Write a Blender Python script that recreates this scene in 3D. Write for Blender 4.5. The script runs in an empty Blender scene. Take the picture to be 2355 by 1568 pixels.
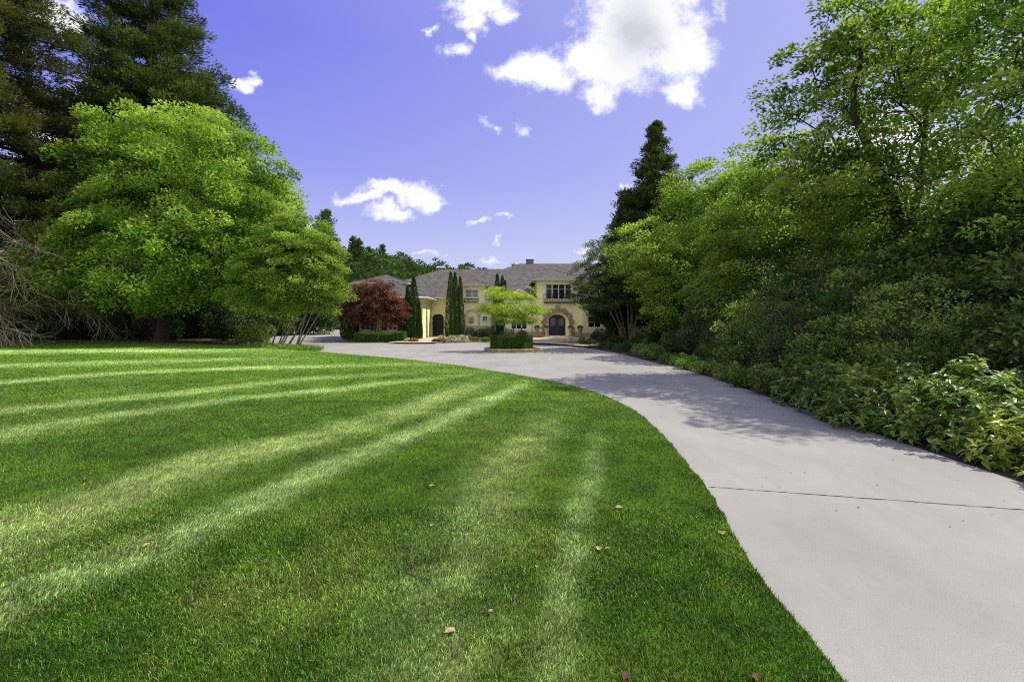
import bpy, math, time
import numpy as np
from mathutils import Vector
from mathutils.geometry import tessellate_polygon, delaunay_2d_cdt

SC = bpy.context.scene
COL = SC.collection
R = math.radians
# ---------------------------------------------------------------- survey of the photograph
# pixel units of a 2354 px wide picture; a level 16 mm lens 1.75 m above the ground, horizon at row 740
F, CX, HY, EYE = 1046.0, 1177.0, 740.0, 1.75
def G(px, py, z=0.0):
    Y = (EYE - z) * F / (py - HY)
    return ((px - CX) / F * Y, Y)
def WX(px, D): return (px - CX) / F * D
def WZ(py, D): return EYE + (HY - py) / F * D

# ---------------------------------------------------------------- tags and objects
def tag(o, label=None, cat=None, group=None, kind=None):
    if label: o['label'] = label
    if cat: o['category'] = cat
    if group: o['group'] = group
    if kind: o['kind'] = kind
    return o
def thing(name, loc, label, cat, group=None, rz=0.0):
    o = bpy.data.objects.new(name, None)
    COL.objects.link(o)
    o.empty_display_size = .2
    o.location = loc
    o.rotation_euler = (0, 0, rz)
    return tag(o, label, cat, group)
def root_loc(p):
    while p.parent: p = p.parent
    return np.array(p.location)
def link(name, me, mat, parent=None):
    o = bpy.data.objects.new(name, me)
    COL.objects.link(o)
    if mat and not me.materials: me.materials.append(mat)
    if parent: o.parent = parent
    return o
def copy_tree(o, parent=None):
    c = o.copy(); COL.objects.link(c)
    if parent: c.parent = parent
    for ch in [x for x in COL.objects if x.parent == o]:
        copy_tree(ch, c)
    return c

class MB:
    """collects shapes (world coordinates) and links them as ONE mesh object"""
    def __init__(s): s.v = []; s.f = []; s.sm = []
    def add(s, vs, fs, smooth=False):
        b = len(s.v); s.v += [tuple(map(float, p)) for p in vs]
        s.f += [tuple(b + i for i in f) for f in fs]; s.sm += [smooth] * len(fs)
        return s
    def box(s, x0, x1, y0, y1, z0, z1):
        vs = [(x0,y0,z0),(x1,y0,z0),(x1,y1,z0),(x0,y1,z0),(x0,y0,z1),(x1,y0,z1),(x1,y1,z1),(x0,y1,z1)]
        return s.add(vs, [(0,3,2,1),(4,5,6,7),(0,1,5,4),(1,2,6,5),(2,3,7,6),(3,0,4,7)])
    def tube(s, pts, rad, n=8, smooth=True, caps=True):
        pts = [Vector(p) for p in pts]
        if not hasattr(rad, '__len__'): rad = [rad] * len(pts)
        vs = []; fs = []
        up = Vector((0, 0, 1))
        for i, p in enumerate(pts):
            d = (pts[min(i+1, len(pts)-1)] - pts[max(i-1, 0)]).normalized()
            a = d.cross(up)
            if a.length < .05: a = d.cross(Vector((0, 1, 0)))
            a.normalize(); b = d.cross(a).normalized()
            for k in range(n):
                t = 2*math.pi*k/n
                vs.append(p + (a*math.cos(t) + b*math.sin(t)) * rad[i])
        for i in range(len(pts)-1):
            for k in range(n):
                fs.append((i*n+k, i*n+(k+1) % n, (i+1)*n+(k+1) % n, (i+1)*n+k))
        if caps: fs += [tuple(range(n))[::-1], tuple((len(pts)-1)*n+k for k in range(n))]
        return s.add(vs, fs, smooth)
    def lathe(s, c, prof, n=24, smooth=True):
        vs = []; fs = []
        for r, z in prof:
            for k in range(n):
                t = 2*math.pi*k/n
                vs.append((c[0]+r*math.cos(t), c[1]+r*math.sin(t), c[2]+z))
        for i in range(len(prof)-1):
            for k in range(n):
                fs.append((i*n+k, i*n+(k+1) % n, (i+1)*n+(k+1) % n, (i+1)*n+k))
        fs += [tuple(range(n))[::-1], tuple((len(prof)-1)*n+k for k in range(n))]
        return s.add(vs, fs, smooth)
    def arc_band(s, cx, cz, r0, r1, y0, y1, a0=0, a1=math.pi, n=16, sx=1.0):
        vs = []; fs = []
        for k in range(n+1):
            t = a0 + (a1-a0)*k/n
            for r, y in ((r0,y0),(r1,y0),(r1,y1),(r0,y1)):
                vs.append((cx + r*math.cos(t)*sx, y, cz + r*math.sin(t)))
        for k in range(n):
            for j in range(4):
                fs.append((k*4+j, k*4+(j+1) % 4, (k+1)*4+(j+1) % 4, (k+1)*4+j))
        fs += [(3,2,1,0), tuple(n*4+j for j in range(4))]
        return s.add(vs, fs)
    def slab(s, poly, z, depth=0.0):
        """a flat sheet (z a number or a function of x, y), with a skirt when depth > 0"""
        zf = z if callable(z) else (lambda x, y: z)
        vs = [(x, y, zf(x, y)) for x, y in poly]
        tri = tessellate_polygon([[Vector((x, y, 0)) for x, y in poly]])
        a = 0
        fs = []
        for t in tri:
            (x0,y0),(x1,y1),(x2,y2) = [poly[i] for i in t]
            fs.append(tuple(t) if (x1-x0)*(y2-y0)-(x2-x0)*(y1-y0) > 0 else tuple(t)[::-1])
        n = len(poly)
        if depth:
            vs += [(x, y, zf(x, y)-depth) for x, y in poly]
            area = sum(poly[i][0]*poly[(i+1)%n][1]-poly[(i+1)%n][0]*poly[i][1] for i in range(n))
            for i in range(n):
                j = (i+1) % n
                fs.append((i, n+i, n+j, j) if area > 0 else (i, j, n+j, n+i))
        return s.add(vs, fs)
    def wall(s, y, outer, holes=(), depth=0.0):
        """a wall facing -Y from an outline with holes, both in (x, z); holes get reveals"""
        polys = [outer] + list(holes)
        flat = [p for q in polys for p in q]
        tri = tessellate_polygon([[Vector((x, z, 0)) for x, z in q] for q in polys])
        vs = [(x, y, z) for x, z in flat]
        fs = []
        for t in tri:
            (x0,z0),(x1,z1),(x2,z2) = [flat[i] for i in t]
            fs.append(tuple(t) if (x1-x0)*(z2-z0)-(x2-x0)*(z1-z0) > 0 else tuple(t)[::-1])
        s.add(vs, fs)
        if depth:
            for h in holes:
                m = len(h)
                s.add([(x, y, z) for x, z in h] + [(x, y+depth, z) for x, z in h],
                      [(i, (i+1) % m, m+(i+1) % m, m+i) for i in range(m)])
        return s
    def build(s, name, mat, parent=None):
        me = bpy.data.meshes.new(name)
        v = np.array(s.v, dtype=float)
        if parent is not None: v = v - root_loc(parent)
        me.from_pydata(v.tolist(), [], s.f)
        me.polygons.foreach_set('use_smooth', s.sm)
        me.update()
        return link(name, me, mat, parent)

def np_mesh(name, V, faces, attr=None, col=None, smooth=False):
    """mesh from numpy arrays; faces is a list of (m,k) index arrays"""
    me = bpy.data.meshes.new(name)
    V = np.ascontiguousarray(V, dtype=np.float32)
    me.vertices.add(len(V)); me.vertices.foreach_set('co', V.ravel())
    idx = np.concatenate([f.ravel() for f in faces]).astype(np.int32)
    cnt = np.concatenate([np.full(len(f), f.shape[1]) for f in faces]).astype(np.int32)
    start = np.concatenate([[0], np.cumsum(cnt)[:-1]]).astype(np.int32)
    me.loops.add(len(idx)); me.loops.foreach_set('vertex_index', idx)
    me.polygons.add(len(cnt)); me.polygons.foreach_set('loop_start', start)
    me.polygons.foreach_set('loop_total', cnt)
    me.polygons.foreach_set('use_smooth', np.full(len(cnt), smooth))
    if attr is not None:
        a = me.attributes.new('v', 'FLOAT', 'POINT'); a.data.foreach_set('value', attr.astype(np.float32))
    if col is not None:
        c4 = np.ones((len(V), 4), dtype=np.float32); c4[:, :3] = col
        a = me.attributes.new('tint', 'FLOAT_COLOR', 'POINT'); a.data.foreach_set('color', c4.ravel())
    me.update(); me.validate()
    return me

# ---------------------------------------------------------------- numpy noise
def vnoise(x, y, seed=0):
    xi = np.floor(x).astype(np.int64); yi = np.floor(y).astype(np.int64)
    fx = x-xi; fy = y-yi
    fx = fx*fx*(3-2*fx); fy = fy*fy*(3-2*fy)
    def h(a, b):
        n = (a*374761393 + b*668265263 + seed*1442695041) & 0x7fffffff
        n = ((n ^ (n >> 13)) * 1274126177) & 0x7fffffff
        return ((n ^ (n >> 16)) & 0xffff) / 65535.0
    return (h(xi,yi)*(1-fx)+h(xi+1,yi)*fx)*(1-fy)+(h(xi,yi+1)*(1-fx)+h(xi+1,yi+1)*fx)*fy
def fbm(x, y, seed=0, o=3):
    t = 0; a = .5
    for k in range(o):
        t = t + a*vnoise(x*2**k, y*2**k, seed+k); a *= .5
    return t/(1-.5**o)

# ---------------------------------------------------------------- materials
def newmat(name):
    m = bpy.data.materials.new(name); m.use_nodes = True
    nt = m.node_tree; nt.nodes.clear()
    return m, nt, nt.nodes, nt.links
def ramp(nd, stops):
    r = nd.new('ShaderNodeValToRGB'); e = r.color_ramp.elements
    while len(e) < len(stops): e.new(.5)
    for el, (p, c) in zip(e, stops):
        el.position = p; el.color = (*c, 1)
    return r
def noisy(name, c0, c1, scale=3.0, rough=.8, bump=.0, bscale=40.0, detail=6, spec=.3, c2=None, scale2=60.0, mix2=.3, metallic=0.0):
    m, nt, nd, ln = newmat(name)
    out = nd.new('ShaderNodeOutputMaterial'); b = nd.new('ShaderNodeBsdfPrincipled')
    tc = nd.new('ShaderNodeNewGeometry')
    n = nd.new('ShaderNodeTexNoise'); n.inputs['Scale'].default_value = scale; n.inputs['Detail'].default_value = detail
    ln.new(tc.outputs['Position'], n.inputs['Vector'])
    r = ramp(nd, [(.32, c0), (.68, c1)]); ln.new(n.outputs['Fac'], r.inputs['Fac'])
    colr = r.outputs['Color']
    if c2:
        n2 = nd.new('ShaderNodeTexNoise'); n2.inputs['Scale'].default_value = scale2; n2.inputs['Detail'].default_value = 3
        ln.new(tc.outputs['Position'], n2.inputs['Vector'])
        r2 = ramp(nd, [(.5, (0,0,0)), (.72, (1,1,1))]); ln.new(n2.outputs['Fac'], r2.inputs['Fac'])
        mu = nd.new('ShaderNodeMath'); mu.operation = 'MULTIPLY'; mu.inputs[1].default_value = mix2
        ln.new(r2.outputs['Color'], mu.inputs[0])
        mx = nd.new('ShaderNodeMixRGB'); mx.inputs['Color2'].default_value = (*c2, 1)
        ln.new(mu.outputs[0], mx.inputs['Fac']); ln.new(colr, mx.inputs['Color1']); colr = mx.outputs['Color']
    ln.new(colr, b.inputs['Base Color'])
    b.inputs['Roughness'].default_value = rough
    b.inputs['Specular IOR Level'].default_value = spec
    b.inputs['Metallic'].default_value = metallic
    if bump:
        n3 = nd.new('ShaderNodeTexNoise'); n3.inputs['Scale'].default_value = bscale; n3.inputs['Detail'].default_value = 4
        ln.new(tc.outputs['Position'], n3.inputs['Vector'])
        bp = nd.new('ShaderNodeBump'); bp.inputs['Strength'].default_value = bump; bp.inputs['Distance'].default_value = .02
        ln.new(n3.outputs['Fac'], bp.inputs['Height']); ln.new(bp.outputs['Normal'], b.inputs['Normal'])
    ln.new(b.outputs[0], out.inputs[0])
    return m
def leafmat(name, stops, trans=.35, gloss=.25, rough=.45, tcol=1.35):
    """leaf faces: colour from the 'v' attribute, light passes through"""
    m, nt, nd, ln = newmat(name)
    out = nd.new('ShaderNodeOutputMaterial')
    at = nd.new('ShaderNodeAttribute'); at.attribute_name = 'v'
    r = ramp(nd, stops); ln.new(at.outputs['Fac'], r.inputs['Fac'])
    oi = nd.new('ShaderNodeObjectInfo')
    hs = nd.new('ShaderNodeHueSaturation')
    mr = nd.new('ShaderNodeMapRange'); mr.inputs['To Min'].default_value = .82; mr.inputs['To Max'].default_value = 1.15
    ln.new(oi.outputs['Random'], mr.inputs['Value']); ln.new(mr.outputs[0], hs.inputs['Value'])
    ln.new(r.outputs['Color'], hs.inputs['Color'])
    b = nd.new('ShaderNodeBsdfPrincipled'); b.inputs['Roughness'].default_value = rough
    b.inputs['Specular IOR Level'].default_value = gloss
    ln.new(hs.outputs[0], b.inputs['Base Color'])
    t = nd.new('ShaderNodeBsdfTranslucent')
    mu = nd.new('ShaderNodeMixRGB'); mu.blend_type = 'MULTIPLY'; mu.inputs['Fac'].default_value = 1
    mu.inputs['Color2'].default_value = (tcol*.98, tcol*1.02, tcol*.45, 1)
    ln.new(hs.outputs[0], mu.inputs['Color1']); ln.new(mu.outputs[0], t.inputs['Color'])
    mx = nd.new('ShaderNodeMixShader'); mx.inputs[0].default_value = trans
    ln.new(b.outputs[0], mx.inputs[1]); ln.new(t.outputs[0], mx.inputs[2]); ln.new(mx.outputs[0], out.inputs[0])
    return m
def flat(name, c, rough=.5, spec=.3, metallic=0, emit=None, es=0):
    m, nt, nd, ln = newmat(name)
    out = nd.new('ShaderNodeOutputMaterial'); b = nd.new('ShaderNodeBsdfPrincipled')
    tc = nd.new('ShaderNodeNewGeometry'); n = nd.new('ShaderNodeTexNoise'); n.inputs['Scale'].default_value = 5
    n.inputs['Detail'].default_value = 5
    ln.new(tc.outputs['Position'], n.inputs['Vector'])
    r = ramp(nd, [(.3, tuple(x*.82 for x in c)), (.7, c)]); ln.new(n.outputs['Fac'], r.inputs['Fac'])
    ln.new(r.outputs['Color'], b.inputs['Base Color'])
    b.inputs['Roughness'].default_value = rough; b.inputs['Specular IOR Level'].default_value = spec
    b.inputs['Metallic'].default_value = metallic
    if emit: b.inputs['Emission Color'].default_value = (*emit, 1); b.inputs['Emission Strength'].default_value = es
    ln.new(b.outputs[0], out.inputs[0])
    return m

M = {}
M['bark'] = noisy('bark_dark', (.035,.026,.02), (.09,.07,.055), 9, .9, .6, 25)
M['bark_pale'] = noisy('bark_pale', (.10,.08,.06), (.24,.20,.16), 8, .9, .5, 25)
M['bark_tan'] = noisy('bark_tan', (.10,.07,.05), (.25,.19,.14), 6, .8, .4, 20)
M['dead'] = noisy('dead_twigs', (.22,.18,.12), (.50,.43,.30), 6, .9)
M['lime'] = leafmat('leaf_lime', [(0,(.03,.08,.010)), (.42,(.19,.325,.032)), (1,(.52,.66,.14))], .42)
M['lime2'] = leafmat('leaf_spring', [(0,(.028,.075,.010)), (.42,(.19,.32,.034)), (1,(.54,.66,.15))], .48)
M['green'] = leafmat('leaf_green', [(0,(.018,.055,.010)), (.5,(.125,.235,.03)), (1,(.46,.57,.13))], .42, gloss=.55, rough=.36)
M['deep'] = leafmat('leaf_deep', [(0,(.010,.028,.006)), (.5,(.052,.10,.016)), (1,(.24,.31,.06))], .24, gloss=.55, rough=.36)
M['conifer'] = leafmat('needle_dark', [(0,(.018,.035,.008)), (.5,(.075,.115,.024)), (1,(.26,.31,.07))], .25)
M['conifer_w'] = leafmat('needle_bronze', [(0,(.030,.042,.012)), (.5,(.12,.14,.036)), (1,(.32,.31,.10))], .25)
M['ridge'] = leafmat('ridge_leaf', [(0,(.02,.045,.01)), (.5,(.065,.125,.022)), (1,(.17,.26,.045))], .3)
M['arbor'] = leafmat('arborvitae_leaf', [(0,(.012,.04,.007)), (.5,(.04,.10,.014)), (1,(.12,.22,.03))], .2)
M['red'] = leafmat('maple_red_leaf', [(0,(.05,.016,.014)), (.5,(.18,.058,.042)), (1,(.44,.20,.15))], .3, tcol=1.2)
M['box'] = leafmat('boxwood_leaf', [(0,(.02,.06,.008)), (.5,(.075,.17,.018)), (1,(.22,.36,.04))], .3)
M['dogwood'] = leafmat('dogwood_leaf', [(0,(.08,.17,.02)), (.5,(.30,.44,.035)), (1,(.62,.66,.08))], .42)
M['aucuba'] = leafmat('glossy_leaf', [(0,(.03,.07,.010)), (.5,(.11,.21,.022)), (1,(.38,.49,.08))], .32, gloss=.5, rough=.35)
M['yellow'] = leafmat('golden_leaf', [(0,(.06,.12,.012)), (.5,(.24,.34,.03)), (1,(.58,.60,.09))], .3, gloss=.45, rough=.38)
M['flower_w'] = leafmat('petal_white', [(0,(.10,.20,.04)), (.45,(.30,.36,.12)), (.5,(.65,.62,.55)), (1,(.85,.82,.78))], .2)
M['flower_r'] = leafmat('petal_coral', [(0,(.05,.13,.03)), (.45,(.12,.2,.05)), (.5,(.55,.18,.12)), (1,(.75,.45,.35))], .2)
M['flower_p'] = leafmat('petal_purple', [(0,(.02,.05,.015)), (.45,(.04,.09,.02)), (.5,(.12,.03,.10)), (1,(.30,.12,.30))], .2)
M['stucco'] = noisy('stucco_yellow', (.90,.85,.42), (.96,.92,.51), 1.2, .9, .06, 60, c2=(.80,.74,.38), scale2=.5, mix2=.25)
M['trim'] = noisy('trim_cream', (.84,.80,.48), (.92,.88,.58), 2, .8, .1, 60)
M['taupe'] = noisy('trim_taupe', (.58,.48,.34), (.68,.58,.43), 4, .85, .1, 60)
M['plinth'] = noisy('plinth_taupe', (.42,.35,.22), (.52,.44,.30), 2, .9, .2, 50)
M['white'] = flat('white_paint', (.80,.79,.77), .45)
M['iron'] = flat('black_iron', (.018,.017,.02), .4, .5)
M['door'] = flat('door_navy', (.012,.013,.024), .35, .5)
M['stone'] = noisy('stone_brown', (.27,.20,.11), (.50,.40,.25), 3.5, .9, .5, 30, c2=(.22,.15,.10), scale2=12, mix2=.5)
M['paver'] = noisy('paver_tan', (.46,.38,.20), (.62,.53,.32), 2.2, .9, .3, 30, c2=(.22,.17,.10), scale2=8, mix2=.4)
M['urn'] = noisy('urn_stone', (.42,.38,.28), (.58,.53,.42), 6, .85, .3, 40)
M['urn_d'] = noisy('urn_weathered', (.20,.17,.13), (.34,.29,.22), 7, .9, .4, 40)
M['fascia'] = flat('fascia_brown', (.10,.085,.08), .7)
M['cap'] = flat('chimney_cap_metal', (.75,.75,.78), .35, .5, .3)
M['chim'] = noisy('chimney_gray', (.16,.145,.14), (.24,.22,.21), 5, .9)
M['core'] = noisy('twig_core', (.008,.014,.004), (.03,.05,.012), 25, .95)
M['mulch'] = noisy('mulch', (.028,.018,.012), (.085,.055,.036), 6, .95, .8, 35, c2=(.16,.10,.06), scale2=28, mix2=.5)
M['soil'] = noisy('forest_floor', (.03,.03,.013), (.075,.06,.03), 1.4, .95, .8, 20, c2=(.13,.09,.05), scale2=14, mix2=.4)
M['dryleaf'] = noisy('dry_leaf', (.26,.17,.08), (.52,.38,.21), 30, .8)
M['dryleaf_d'] = noisy('dry_leaf_dark', (.05,.025,.012), (.14,.07,.035), 30, .8)
M['debris'] = noisy('debris', (.02,.018,.012), (.06,.05,.03), 30, .9)
M['siding'] = flat('siding_gray', (.42,.43,.46), .8)
M['blind'] = flat('window_blind', (.30,.30,.30), .6)

def glass_mat():
    m, nt, nd, ln = newmat('window_glass')
    out = nd.new('ShaderNodeOutputMaterial'); b = nd.new('ShaderNodeBsdfPrincipled')
    g = nd.new('ShaderNodeNewGeometry'); n = nd.new('ShaderNodeTexNoise'); n.inputs['Scale'].default_value = 1.3
    n.inputs['Detail'].default_value = 5
    ln.new(g.outputs['Position'], n.inputs['Vector'])
    r = ramp(nd, [(.4, (.006,.006,.008)), (.75, (.035,.032,.03))]); ln.new(n.outputs['Fac'], r.inputs['Fac'])
    ln.new(r.outputs['Color'], b.inputs['Base Color'])
    b.inputs['Roughness'].default_value = .06; b.inputs['Specular IOR Level'].default_value = .35
    ln.new(b.outputs[0], out.inputs[0]); return m
M['glass'] = glass_mat()

def roof_mat():
    m, nt, nd, ln = newmat('roof_shingles')
    out = nd.new('ShaderNodeOutputMaterial'); b = nd.new('ShaderNodeBsdfPrincipled')
    g = nd.new('ShaderNodeNewGeometry')
    sp = nd.new('ShaderNodeSeparateXYZ'); ln.new(g.outputs['Position'], sp.inputs[0])
    ad = nd.new('ShaderNodeMath'); ad.operation = 'ADD'; ln.new(sp.outputs['X'], ad.inputs[0])
    m3 = nd.new('ShaderNodeMath'); m3.operation = 'MULTIPLY'; m3.inputs[1].default_value = .35; ln.new(sp.outputs['Y'], m3.inputs[0]); ln.new(m3.outputs[0], ad.inputs[1])
    cb = nd.new('ShaderNodeCombineXYZ'); ln.new(ad.outputs[0], cb.inputs['X']); 
    mz = nd.new('ShaderNodeMath'); mz.operation = 'MULTIPLY'; mz.inputs[1].default_value = 2.2
    ln.new(sp.outputs['Z'], mz.inputs[0]); ln.new(mz.outputs[0], cb.inputs['Y'])
    br = nd.new('ShaderNodeTexBrick'); ln.new(cb.outputs[0], br.inputs['Vector'])
    br.inputs['Scale'].default_value = 1.0; br.inputs['Brick Width'].default_value = .42; br.inputs['Row Height'].default_value = .17
    br.inputs['Mortar Size'].default_value = .012; br.inputs['Color1'].default_value = (.090,.084,.078,1)
    br.inputs['Color2'].default_value = (.175,.165,.152,1); br.inputs['Mortar'].default_value = (.055,.045,.04,1)
    n = nd.new('ShaderNodeTexNoise'); n.inputs['Scale'].default_value = 6; n.inputs['Detail'].default_value = 8; n.inputs['Roughness'].default_value = .75
    ln.new(g.outputs['Position'], n.inputs['Vector'])
    r = ramp(nd, [(.3,(.6,.58,.56)), (.5,(1,.98,.94)), (.72,(1.35,1.3,1.3))]); ln.new(n.outputs['Fac'], r.inputs['Fac'])
    mx = nd.new('ShaderNodeMixRGB'); mx.blend_type = 'MULTIPLY'; mx.inputs['Fac'].default_value = 1
    ln.new(br.outputs['Color'], mx.inputs['Color1']); ln.new(r.outputs['Color'], mx.inputs['Color2'])
    ln.new(mx.outputs[0], b.inputs['Base Color']); b.inputs['Roughness'].default_value = .9
    b.inputs['Specular IOR Level'].default_value = .15
    ln.new(b.outputs[0], out.inputs[0]); return m
M['roof'] = roof_mat()

def concrete():
    m, nt, nd, ln = newmat('concrete')
    out = nd.new('ShaderNodeOutputMaterial'); b = nd.new('ShaderNodeBsdfPrincipled')
    g = nd.new('ShaderNodeNewGeometry')
    def noise(sc, de, ro=.5):
        n = nd.new('ShaderNodeTexNoise'); n.inputs['Scale'].default_value = sc; n.inputs['Detail'].default_value = de
        n.inputs['Roughness'].default_value = ro; ln.new(g.outputs['Position'], n.inputs['Vector']); return n
    big = noise(.45, 5, .6); mid = noise(7, 6, .7); fine = noise(170, 2, .6)
    r = ramp(nd, [(.3,(.300,.289,.246)), (.7,(.375,.36,.308))]); ln.new(big.outputs['Fac'], r.inputs['Fac'])
    r2 = ramp(nd, [(.3,(.95,.95,.945)), (.7,(1.03,1.03,1.03))]); ln.new(mid.outputs['Fac'], r2.inputs['Fac'])
    r3 = ramp(nd, [(.25,(.30,.29,.28)), (.40,(.93,.93,.93)), (.60,(1.02,1.02,1.02)), (.75,(1.4,1.4,1.4))]); ln.new(fine.outputs['Fac'], r3.inputs['Fac'])
    a = nd.new('ShaderNodeMixRGB'); a.blend_type = 'MULTIPLY'; a.inputs[0].default_value = 1
    ln.new(r.outputs[0], a.inputs[1]); ln.new(r2.outputs[0], a.inputs[2])
    c = nd.new('ShaderNodeMixRGB'); c.blend_type = 'MULTIPLY'; c.inputs[0].default_value = 1
    ln.new(a.outputs[0], c.inputs[1]); ln.new(r3.outputs[0], c.inputs[2])
    ln.new(c.outputs[0], b.inputs['Base Color']); b.inputs['Roughness'].default_value = .85; b.inputs['Specular IOR Level'].default_value = .2
    st = nd.new('ShaderNodeMapping'); st.inputs['Scale'].default_value = (1.6,.35,1); ln.new(g.outputs['Position'], st.inputs['Vector'])
    sn = nd.new('ShaderNodeTexNoise'); sn.inputs['Scale'].default_value = 1.1; sn.inputs['Detail'].default_value = 7; sn.inputs['Roughness'].default_value = .65; sn.inputs['Distortion'].default_value = .6
    ln.new(st.outputs[0], sn.inputs['Vector'])
    sr = ramp(nd, [(.30,(.93,.925,.915)), (.5,(1,1,1)), (.7,(1.03,1.03,1.03))]); ln.new(sn.outputs['Fac'], sr.inputs['Fac'])
    s1 = nd.new('ShaderNodeMixRGB'); s1.blend_type = 'MULTIPLY'; s1.inputs[0].default_value = 1; ln.new(c.outputs[0], s1.inputs[1]); ln.new(sr.outputs[0], s1.inputs[2])
    ln.new(s1.outputs[0], b.inputs['Base Color'])
    bp = nd.new('ShaderNodeBump'); bp.inputs['Strength'].default_value = .3; bp.inputs['Distance'].default_value = .005
    f2 = noise(90, 4, .7); ln.new(f2.outputs['Fac'], bp.inputs['Height']); ln.new(bp.outputs[0], b.inputs['Normal'])
    ln.new(b.outputs[0], out.inputs[0]); return m
M['concrete'] = concrete()

def tint_mat(name, rough=.5, spec=.2, trans=.3, mul=1.0):
    m, nt, nd, ln = newmat(name)
    out = nd.new('ShaderNodeOutputMaterial'); b = nd.new('ShaderNodeBsdfPrincipled')
    at = nd.new('ShaderNodeAttribute'); at.attribute_name = 'tint'
    ln.new(at.outputs['Color'], b.inputs['Base Color']); b.inputs['Roughness'].default_value = rough
    b.inputs['Specular IOR Level'].default_value = spec
    if trans:
        t = nd.new('ShaderNodeBsdfTranslucent'); ln.new(at.outputs['Color'], t.inputs['Color'])
        mx = nd.new('ShaderNodeMixShader'); mx.inputs[0].default_value = trans
        ln.new(b.outputs[0], mx.inputs[1]); ln.new(t.outputs[0], mx.inputs[2]); ln.new(mx.outputs[0], out.inputs[0])
    else: 
        g = nd.new('ShaderNodeNewGeometry'); n = nd.new('ShaderNodeTexNoise'); n.inputs['Scale'].default_value = 22; n.inputs['Detail'].default_value = 5
        n.inputs['Roughness'].default_value = .7
        ln.new(g.outputs['Position'], n.inputs['Vector'])
        r = ramp(nd, [(.3,(.55,.55,.5)), (.7,(1.35,1.35,1.3))]); ln.new(n.outputs['Fac'], r.inputs['Fac'])
        mx = nd.new('ShaderNodeMixRGB'); mx.blend_type = 'MULTIPLY'; mx.inputs[0].default_value = 1
        ln.new(at.outputs['Color'], mx.inputs[1]); ln.new(r.outputs[0], mx.inputs[2]); ln.new(mx.outputs[0], b.inputs['Base Color'])
        ln.new(b.outputs[0], out.inputs[0])
    return m
M['blade'] = tint_mat('grass_blade', .42, .4, .35)
M['turf'] = tint_mat('turf', .9, .1, 0)

# ================================================================ WORLD AND SUN
SUN_EL, SUN_AZ = R(52), R(73)      # azimuth measured from +Y towards +X
sd = Vector((math.sin(SUN_AZ)*math.cos(SUN_EL), math.cos(SUN_AZ)*math.cos(SUN_EL), math.sin(SUN_EL)))
sun = bpy.data.lights.new('sun', 'SUN'); sun.energy = 5.0; sun.angle = R(.5); sun.color = (1, .96, .88)
so = bpy.data.objects.new('sun', sun); COL.objects.link(so)
so.rotation_euler = sd.to_track_quat('Z', 'Y').to_euler(); so.location = (30, 20, 60)

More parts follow.
